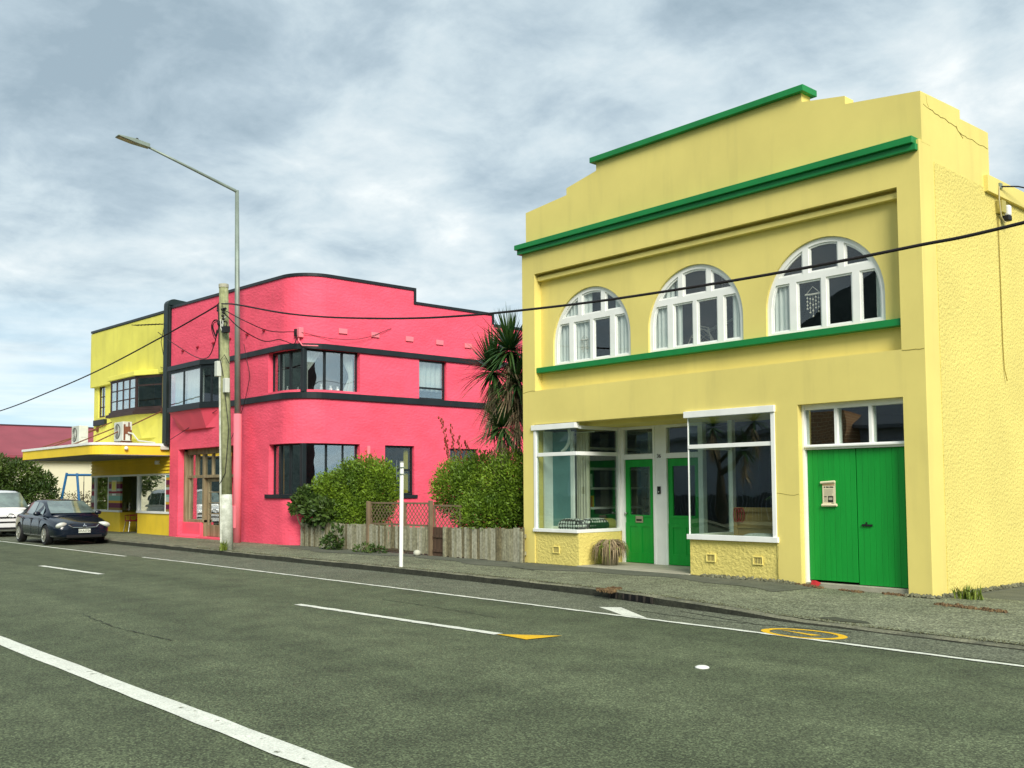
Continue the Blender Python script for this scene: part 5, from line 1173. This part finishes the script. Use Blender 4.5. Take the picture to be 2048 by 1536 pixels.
q = MB(); q.tube([on(6.4, .22, -.14), on(6.3, .26, -.16), on(6.15, .22, -.15), on(6.3, .17, -.15), on(6.42, .24, -.12), on(6.5, .30, -.1)], .016, 5); q.tube([on(6.45, .12, -.16), on(6.2, .14, -.17), on(6.1, .22, -.17)], .014, 5); q.build('pale_lead', m_acw, t)
def cable(pts, r, label, name='power_cable', grp=None, m=None, n=14):
    P = []
    Q = [Vector(p) for p in pts]; Q = [2*Q[0]-Q[1]]+Q+[2*Q[-1]-Q[-2]]
    for i in range(1, len(Q)-2):
        for k in range(n):
            u = k/n; a, b_, c, d = Q[i-1:i+3]
            P.append(.5*((2*b_)+(c-a)*u+(2*a-5*b_+4*c-d)*u*u+(3*b_-a-3*c+d)*u**3))
    P.append(Q[-2]); q = MB(); q.tube(P, r, 7); return tag(q.build(name, m or m_wire), label, 'cable', grp)
PT = on(6.88, .12, -.12)
cable([PT, (-23.94, 11.8, 6.57), (-21.55, 11.77, 6.03), (-19.69, 11.76, 5.68), (-17.65, 11.75, 5.37), (-15.87, 11.75, 5.14), (-14.3, 11.75, 4.985), (-12.87, 11.75, 4.88), (-10.97, 11.75, 4.77), (-8.96, 11.75, 4.70), (-7.29, 11.75, 4.67), (-5.69, 11.75, 4.68), (-4.41, 11.75, 4.71), (0, 11.75, 5.0), (6, 11.75, 5.7), (14, 11.75, 7.2)], .021, 'thick black cable running right from the power pole across the yellow shop')
cable([on(6.9, -.2, -.08), (-26.6, 12.05, 6.70), (-28.78, 11.75, 6.32-.06), (-33.73, 11.75, 5.78), (-38.91, 11.75, 5.44), (-45.45, 11.75, 5.13), (-55, 11.75, 5.0), (-65, 11.75, 5.3)], .022, 'thick black cable running left from the power pole past the corner shop')
q_ = pp(FL+AL*.45, .14)
cable([on(6.7, .2, -.1), (-25.0, 12.6, 6.35), (-25.5, 13.6, 6.25), (q_[0]-.05, q_[1]-.05, 6.46)], .013, 'thin straight wire from the power pole to the service box on the pink corner', 'service_wire', 'service wires to the pink building')
cable([on(6.6, .22, -.1), (-25.1, 12.5, 6.15), (-25.7, 13.5, 5.98), (-26.5, 14.4, 6.2), (-26.52, 14.62, 6.18), (q_[0]-.08, q_[1]-.1, 6.10), (q_[0]-.03, q_[1]-.03, 6.36)], .014, 'sagging wire from the power pole to the service box on the pink corner', 'service_wire', 'service wires to the pink building')
cable([(q_[0], q_[1], 6.46), (-25.9, 15.9, 6.30), (-25.9, 17.0, 6.42), (-25.97, 18.1, 6.85)], .008, 'fine wire looping along the pink side wall above the square blocks', 'service_wire')
cable([on(6.2, -.25, -.1), (-26.3, 12.3, 5.85), (-28.5, 13.1, 5.75), (-31.5, 14.0, 6.2), (-34.4, 14.35, 7.1), (-35.4, 14.38, 7.5)], .014, 'sagging wire from the power pole to the dark green fin', 'service_wire')
cable([(-29.3, 14.70, 6.4), (-29.1, 14.70, 5.9), (-28.9, 14.70, 5.4), (-29.0, 14.70, 5.0), (-29.3, 14.70, 4.4), (-29.9, 14.72, 3.7), (-30.3, 14.74, 3.3)], .010, 'thin dark wire running down the pink front beside the street lamp', 'wall_wire')
cable([(-31.2, 14.70, 4.4), (-33.2, 14.68, 3.95), (-35.2, 14.6, 3.45)], .010, 'thin dark wire slanting across the pink front below the bay window', 'wall_wire')

# ------------------------------------------------------------------ cars
def subcut(mb, cutters):
    me = bpy.data.meshes.new('t'); me.from_pydata(mb.v, [], mb.f); me.update()
    bm = bmesh.new(); bm.from_mesh(me); bmesh.ops.recalc_face_normals(bm, faces=bm.faces); bm.to_mesh(me); bm.free()
    o = bpy.data.objects.new('t', me); COL.objects.link(o); s_ = o.modifiers.new('s', 'SUBSURF'); s_.levels = 2; s_.render_levels = 2
    cs = []
    for c in cutters:
        cm = bpy.data.meshes.new('c'); cm.from_pydata(c.v, [], c.f); cm.update()
        bm = bmesh.new(); bm.from_mesh(cm); bmesh.ops.recalc_face_normals(bm, faces=bm.faces); bm.to_mesh(cm); bm.free()
        co = bpy.data.objects.new('c', cm); COL.objects.link(co); cs.append(co)
        d = o.modifiers.new('b', 'BOOLEAN'); d.operation = 'DIFFERENCE'; d.object = co; d.solver = 'EXACT'
    r = bpy.data.meshes.new_from_object(o.evaluated_get(bpy.context.evaluated_depsgraph_get()))
    for x in cs+[o]: bpy.data.objects.remove(x)
    return r
def loft(mb, secs, close=True):
    n = len(secs[0]); vs = [p for s_ in secs for p in s_]
    fs = [(i*n+j, i*n+(j+1) % n, (i+1)*n+(j+1) % n, (i+1)*n+j) for i in range(len(secs)-1) for j in range(n)]
    fs += [tuple(reversed(range(n))), tuple(range((len(secs)-1)*n, len(secs)*n))]; mb.add(vs, fs)
def car(fx, yc, label, name, paint, st, cabin, wheels, wr, glz, belt, roofw, beltw, plate, front):
    t = thing(name, label, 'car', (fx-2.3, yc, 0)); T = Matrix.Translation((fx, yc, 0))
    secs = []
    for x, hw, zb, zt in st:
        h = [(0, zb), (hw*.86, zb), (hw*.975, zb+.09), (hw, zb+.30), (hw*.985, zb+(zt-zb)*.72), (hw*.94, zt-.035), (hw*.80, zt+.005), (hw*.4, zt+.03), (0, zt+.035)]
        secs.append([(x, y, z) for y, z in h]+[(x, -y, z) for y, z in reversed(h[1:-1])])
    b_ = MB(); b_.xf = T; loft(b_, secs)
    cut = []
    for wx in wheels:
        for sgn in (-1, 1):
            c = MB(); c.xf = T; c.lathe((wx, sgn*.78, wr), [(wr+.055, -.16), (wr+.055, .40)] if sgn > 0 else [(wr+.055, -.40), (wr+.055, .16)], 28, 'y'); cut.append(c)
    me = subcut(b_, cut); me.materials.clear(); me.materials.append(paint); me.polygons.foreach_set('use_smooth', [True]*len(me.polygons))
    body = link('body', me, t)
    try: me.set_sharp_from_angle(angle=R(40))
    except Exception: pass
    def zt_(x):
        C_ = sorted(cabin)
        for (a, za), (c, zc) in zip(C_, C_[1:]):
            if a <= x <= c: return za+(zc-za)*(x-a)/(c-a)
        return C_[0][1] if x < C_[0][0] else C_[-1][1]
    def yat(x, z):
        k = (z-belt)/max(.05, zt_(x)-.05-belt); k = min(1.05, max(0, k)); return beltw+(roofw-beltw)*k
    secs = []
    for x, z in cabin:
        zz = max(z, belt+.06); h = [(0, belt-.05), (beltw, belt-.05), (beltw, belt), (roofw, zz-.05), (roofw*.86, zz-.008), (roofw*.45, zz+.012), (0, zz+.015)]
        secs.append([(x, y, q) for y, q in h]+[(x, -y, q) for y, q in reversed(h[1:-1])])
    b_ = MB(); b_.xf = T; loft(b_, secs); b_.build('cabin', paint, t, smooth=True)
    for poly in glz['side']:
        for sgn in (-1, 1):
            g_ = MB(); g_.xf = T; g_.add([(x, sgn*(yat(x, z)+.006), z) for x, z in poly], [tuple(range(len(poly)))]); g_.build('side_window', m_gsol, t)
    for poly in glz['ends']:
        g_ = MB(); g_.xf = T; g_.add(poly, [(0, 1, 2, 3), (3, 2, 4, 5)] if len(poly) == 6 else [(0, 1, 2, 3)]); g_.build('windscreen' if poly is glz['ends'][0] else 'rear_window', m_gsol, t)
    for wx in wheels:
        for sgn in (-1, 1):
            yw = sgn*(st[5][1]-.11); w_ = MB(); w_.xf = T; w_.lathe((wx, yw, wr), [(wr*.66, -.10), (wr*.92, -.105), (wr, -.07), (wr, .07), (wr*.92, .105), (wr*.66, .10)], 28, 'y'); wo_ = w_.build('wheel', m_blk, t, smooth=False)
            r_ = MB(); r_.xf = T; so_ = sgn
            r_.lathe((wx, yw+so_*.105, wr), [(wr*.66, 0), (wr*.68, so_*.025), (wr*.58, so_*.015), (wr*.56, -so_*.03)], 24, 'y')
            for k in range(5):
                a = 2*math.pi*k/5+.3; ca, sa = math.cos(a), math.sin(a); p = lambda rr_, s_, d: (wx+rr_*ca-s_*sa, yw+so_*(d+.03), wr+rr_*sa+s_*ca)
                r_.add([p(.04, -.035, .10), p(.04, .035, .10), p(wr*.6, .045, .085), p(wr*.6, -.045, .085), p(.04, -.03, .06), p(.04, .03, .06), p(wr*.6, .04, .05), p(wr*.6, -.04, .05)], [(0, 1, 2, 3), (0, 4, 5, 1), (1, 5, 6, 2), (2, 6, 7, 3), (3, 7, 4, 0), (7, 6, 5, 4)])
            r_.lathe((wx, yw+so_*.115, wr), [(.055, -.01*so_), (.05, .03*so_)], 12, 'y')
            r_.build('rim', m_alloy, wo_)
    u_ = MB(); u_.xf = T; u_.box(st[-1][0]+.3, -.35, -.72, .72, .20, .42); u_.build('underbody', m_blk, t)
    front(t, T, body); return t
m_gsol = mat('car_window', (.12, .165, .145), .04, coat=1., spec=.8, var=.5, vscale=1.6)
m_seat = mat('seat_grey', (.08, .085, .08), .9)
def navy_front(t, T, body):
    for sgn in (-1, 1):
        q = MB(); q.xf = T @ Matrix.Translation((-.19, sgn*.655, .64)) @ Matrix.Rotation(sgn*R(-34), 4, 'Z') @ Matrix.Rotation(R(-24), 4, 'Y') @ Matrix.Diagonal((.155, .215, .098, 1)); q.ball((0, 0, 0), 1, 20, 12); h = q.build('headlight', m_lampg, t, smooth=True)
        q = MB(); q.xf = T; q.ball((-.155, sgn*.70, .66), .06, 10, 8); q.build('indicator', m_amber, h)
        q = MB(); q.xf = T @ Matrix.Translation((-1.62, sgn*.98, 1.01)) @ Matrix.Diagonal((.07, .12, .075, 1)); q.ball((0, 0, 0), 1, 12, 8); mo = q.build('mirror', m_navy, t, smooth=True)
        q = MB(); q.xf = T; q.tube([(-1.6, sgn*.84, .97), (-1.6, sgn*.92, .99)], .025, 6); q.build('mirror_arm', m_navy, mo)
        for hx in (-2.55, -3.45):
            q = MB(); q.xf = T; q.box(hx-.09, hx+.09, sgn*.915-.02, sgn*.915+.02, .83, .865); q.build('door_handle', m_navy, t, bevel=.01)
    q = MB(); q.xf = T; q.add([(-.005, -.40, .59), (-.005, .40, .59), (-.10, .44, .70), (-.10, -.44, .70), (-.10, -.40, .60), (-.10, .40, .60)], [(0, 1, 2, 3), (0, 4, 5, 1)]); gr = q.build('grille', mat('grille_black', (.006, .006, .007), .5), t)
    q = MB(); q.xf = T; q.tube([(-.06, -.47, .66), (-.01, -.36, .575), (.012, 0, .565), (-.01, .36, .575), (-.06, .47, .66)], .014, 6); q.build('grille_trim', m_chr, gr)
    q = MB(); q.xf = T @ Matrix.Translation((.005, 0, .635)) @ Matrix.Rotation(R(-35), 4, 'Y')
    for k in range(3):
        a = math.pi/2+k*2*math.pi/3; d = Vector((0, math.cos(a), math.sin(a))); s_ = Vector((0, -math.sin(a), math.cos(a)))
        P = [Vector((0, 0, 0)), d*.035+s_*.022, d*.07, d*.035-s_*.022]; q.add([(.012, p.y, p.z) for p in P]+[(0, p.y, p.z) for p in P], [(0, 1, 2, 3), (0, 4, 5, 1), (1, 5, 6, 2), (2, 6, 7, 3), (3, 7, 4, 0)])
    q.build('emblem', m_chr, gr)
    q = MB(); q.xf = T; q.box(.012, .024, -.19, .19, .40, .525); npl = q.build('number_plate', m_plate, t, bevel=.01)
    text('DUU726', .105, (T.translation.x+.027, T.translation.y, .462), (R(90), 0, R(90)), m_ink, npl, 'plate_letters', .002)
    q = MB(); q.xf = T; q.box(-.10, .004, -.55, .55, .26, .34); q.build('lower_intake', m_blk, t)
    for x in (-1.62, -2.48, -3.42):
        for sgn in (-1, 1):
            q = MB(); q.xf = T; q.box(x-.004, x+.004, *sorted((sgn*.900, sgn*.922)), .33, .86); q.build('door_gap', m_blk, t)
    for x in (-2.2, -3.05):
        for yy in (-.36, .36):
            q = MB(); q.xf = T; q.box(x-.12, x+.02, yy-.22, yy+.22, .7, 1.12); q.build('seat_back', m_seat, t)
st = [(0.0, .62, .27, .57), (-.07, .78, .23, .66), (-.28, .88, .19, .745), (-.75, .915, .17, .86), (-1.25, .925, .17, .925), (-1.8, .925, .17, .945), (-2.5, .925, .17, .955), (-3.3, .925, .18, .965), (-3.95, .915, .20, .985), (-4.4, .88, .24, .985), (-4.68, .80, .30, .955), (-4.78, .66, .38, .86)]
cab = [(-1.10, .93), (-1.5, 1.16), (-1.98, 1.385), (-2.35, 1.445), (-2.9, 1.455), (-3.35, 1.41), (-3.8, 1.20), (-4.22, 1.0)]
glz = {'side': [[(-1.62, .975), (-2.46, .985), (-2.42, 1.375), (-2.1, 1.35), (-1.78, 1.19)], [(-2.54, .985), (-3.38, 1.0), (-3.30, 1.33), (-3.0, 1.378), (-2.50, 1.375)], [(-3.44, 1.0), (-3.74, 1.02), (-3.52, 1.205), (-3.36, 1.30)]],
       'ends': [[(-1.09, -.71, 1.025), (-1.09, .71, 1.025), (-1.51, .66, 1.215), (-1.51, -.66, 1.215), (-1.96, .575, 1.418), (-1.96, -.575, 1.418)], [(-4.14, .70, 1.05), (-4.14, -.70, 1.05), (-3.44, -.57, 1.385), (-3.44, .57, 1.385)]]}
car(-33.2, 11.17, 'dark navy four-door saloon parked facing us at the kerb', 'navy_saloon', m_navy, st, cab, (-1.03, -3.80), .325, glz, .93, .64, .82, None, navy_front)
def van_front(t, T, body):
    for sgn in (-1, 1):
        q = MB(); q.xf = T; q.add([(-.10, sgn*.52, .68), (-.28, sgn*.82, .70), (-.42, sgn*.86, .88), (-.22, sgn*.58, .86), (-.5, sgn*.6, .7), (-.6, sgn*.8, .84)], [(0, 1, 2, 3), (0, 4, 1), (3, 2, 5, 4), (1, 4, 5, 2), (0, 3, 4)]); q.build('headlight', m_lampg, t)
        q = MB(); q.xf = T @ Matrix.Translation((-1.1, sgn*1.0, 1.12)) @ Matrix.Diagonal((.07, .11, .10, 1)); q.ball((0, 0, 0), 1, 12, 8); q.build('mirror', m_vanp, t, smooth=True)
    q = MB(); q.xf = T; q.box(-.05, .012, -.60, .60, .72, .78); q.box(-.03, .016, -.62, .62, .55, .60); q.box(-.05, .012, -.55, .55, .30, .38); g_ = q.build('grille', m_blk, t)
    q = MB(); q.xf = T; q.tube([(.02, .12*math.cos(a), .83+.07*math.sin(a)) for a in [i*math.pi/12 for i in range(25)]], .012, 6); q.build('emblem', m_chr, g_)
    q = MB(); q.xf = T; q.tube([(-.42, -.1, 1.04), (-.78, -.3, 1.45)], .012, 5); q.build('wiper', m_blk, t)
st = [(0.0, .66, .28, .86), (-.06, .78, .24, .92), (-.25, .84, .20, .99), (-.6, .87, .19, 1.05), (-1.1, .875, .19, 1.08), (-1.8, .875, .19, 1.08), (-2.6, .875, .19, 1.08), (-3.4, .875, .2, 1.08), (-4.0, .87, .22, 1.08), (-4.4, .85, .26, 1.07), (-4.55, .80, .32, 1.04), (-4.6, .70, .4, .98)]
cab = [(-.35, 1.03), (-.7, 1.28), (-1.25, 1.66), (-1.6, 1.76), (-2.6, 1.79), (-3.8, 1.77), (-4.3, 1.72), (-4.55, 1.2)]
glz = {'side': [[(-1.05, 1.10), (-1.95, 1.10), (-1.95, 1.62), (-1.5, 1.62)], [(-2.03, 1.10), (-3.0, 1.10), (-3.0, 1.64), (-2.03, 1.64)], [(-3.08, 1.10), (-4.25, 1.10), (-4.2, 1.60), (-3.08, 1.64)]],
       'ends': [[(-.36, -.74, 1.14), (-.36, .74, 1.14), (-.71, .735, 1.35), (-.71, -.735, 1.35), (-1.23, .665, 1.70), (-1.23, -.665, 1.70)], [(-4.53, .74, 1.3), (-4.53, -.74, 1.3), (-4.36, -.68, 1.66), (-4.36, .68, 1.66)]]}
car(-41.2, 11.1, 'white people carrier parked behind the navy saloon at the left edge', 'white_van', m_vanp, st, cab, (-.9, -3.7), .32, glz, 1.05, .70, .82, None, van_front)

# ------------------------------------------------------------------ across the street: only seen mirrored in the glass
def bricks():
    m = mat('brick', (.25, .14, .08), .9); nt = m.node_tree; N = nt.nodes; L = nt.links; br = N.new('ShaderNodeTexBrick'); tc = N.new('ShaderNodeTexCoord'); mp = N.new('ShaderNodeMapping')
    mp.inputs['Rotation'].default_value = (R(90), 0, 0); L.new(tc.outputs['Object'], mp.inputs[0]); L.new(mp.outputs[0], br.inputs['Vector']); br.inputs['Scale'].default_value = 1.6
    br.inputs['Color1'].default_value = (.42, .22, .10, 1); br.inputs['Color2'].default_value = (.30, .16, .08, 1); br.inputs['Mortar'].default_value = (.55, .45, .30, 1); L.new(br.outputs[0], N['Principled BSDF'].inputs['Base Color']); return m
t = thing('opposite_house', 'dark gabled house mirrored in the shop windows', 'building', (-31, -16, 0))
q = MB(); q.box(-44, -20, -24, -14, 0, 4.6); q.prism_x([(-24, 4.6), (-14, 4.6), (-19, 7.8)], -44, -20); q.build('wall', mat('slate_cladding', (.30, .35, .42), .8, .2, 20, .1, 1), t)
q = MB(); q.box(-27.2, -24.6, -14.6, -12.9, 0, 5.3); q.build('chimney_breast', bricks(), t)
q = MB(); q.prism_x([(-13.4, 4.4), (-13.4, 4.6), (-19, 8.1), (-24.6, 4.6), (-24.6, 4.4), (-19, 7.9)], -44.5, -19.5); q.build('roof', mat('slate_roof', (.13, .15, .18), .7), t)
q = MB()
for k in range(160): q.box(-45+k*.2, -44.85+k*.2, -10.2, -10.16, .1, 1.35+.05*math.sin(k*1.3))
tag(q.build('opposite_fence', mat('dark_fence', (.03, .034, .04), .85)), 'dark paling fence mirrored in the shop windows', 'fence')
cabbage_tree('tall cabbage tree mirrored in the right shop window', (-28.6, -8.8, .1), [(-28.9, -8.6, 4.6, 1.15, 110), (-27.2, -8.7, 3.4, 1.05, 100), (-26.6, -8.7, 4.7, 1.1, 90)], 61, 1.3)
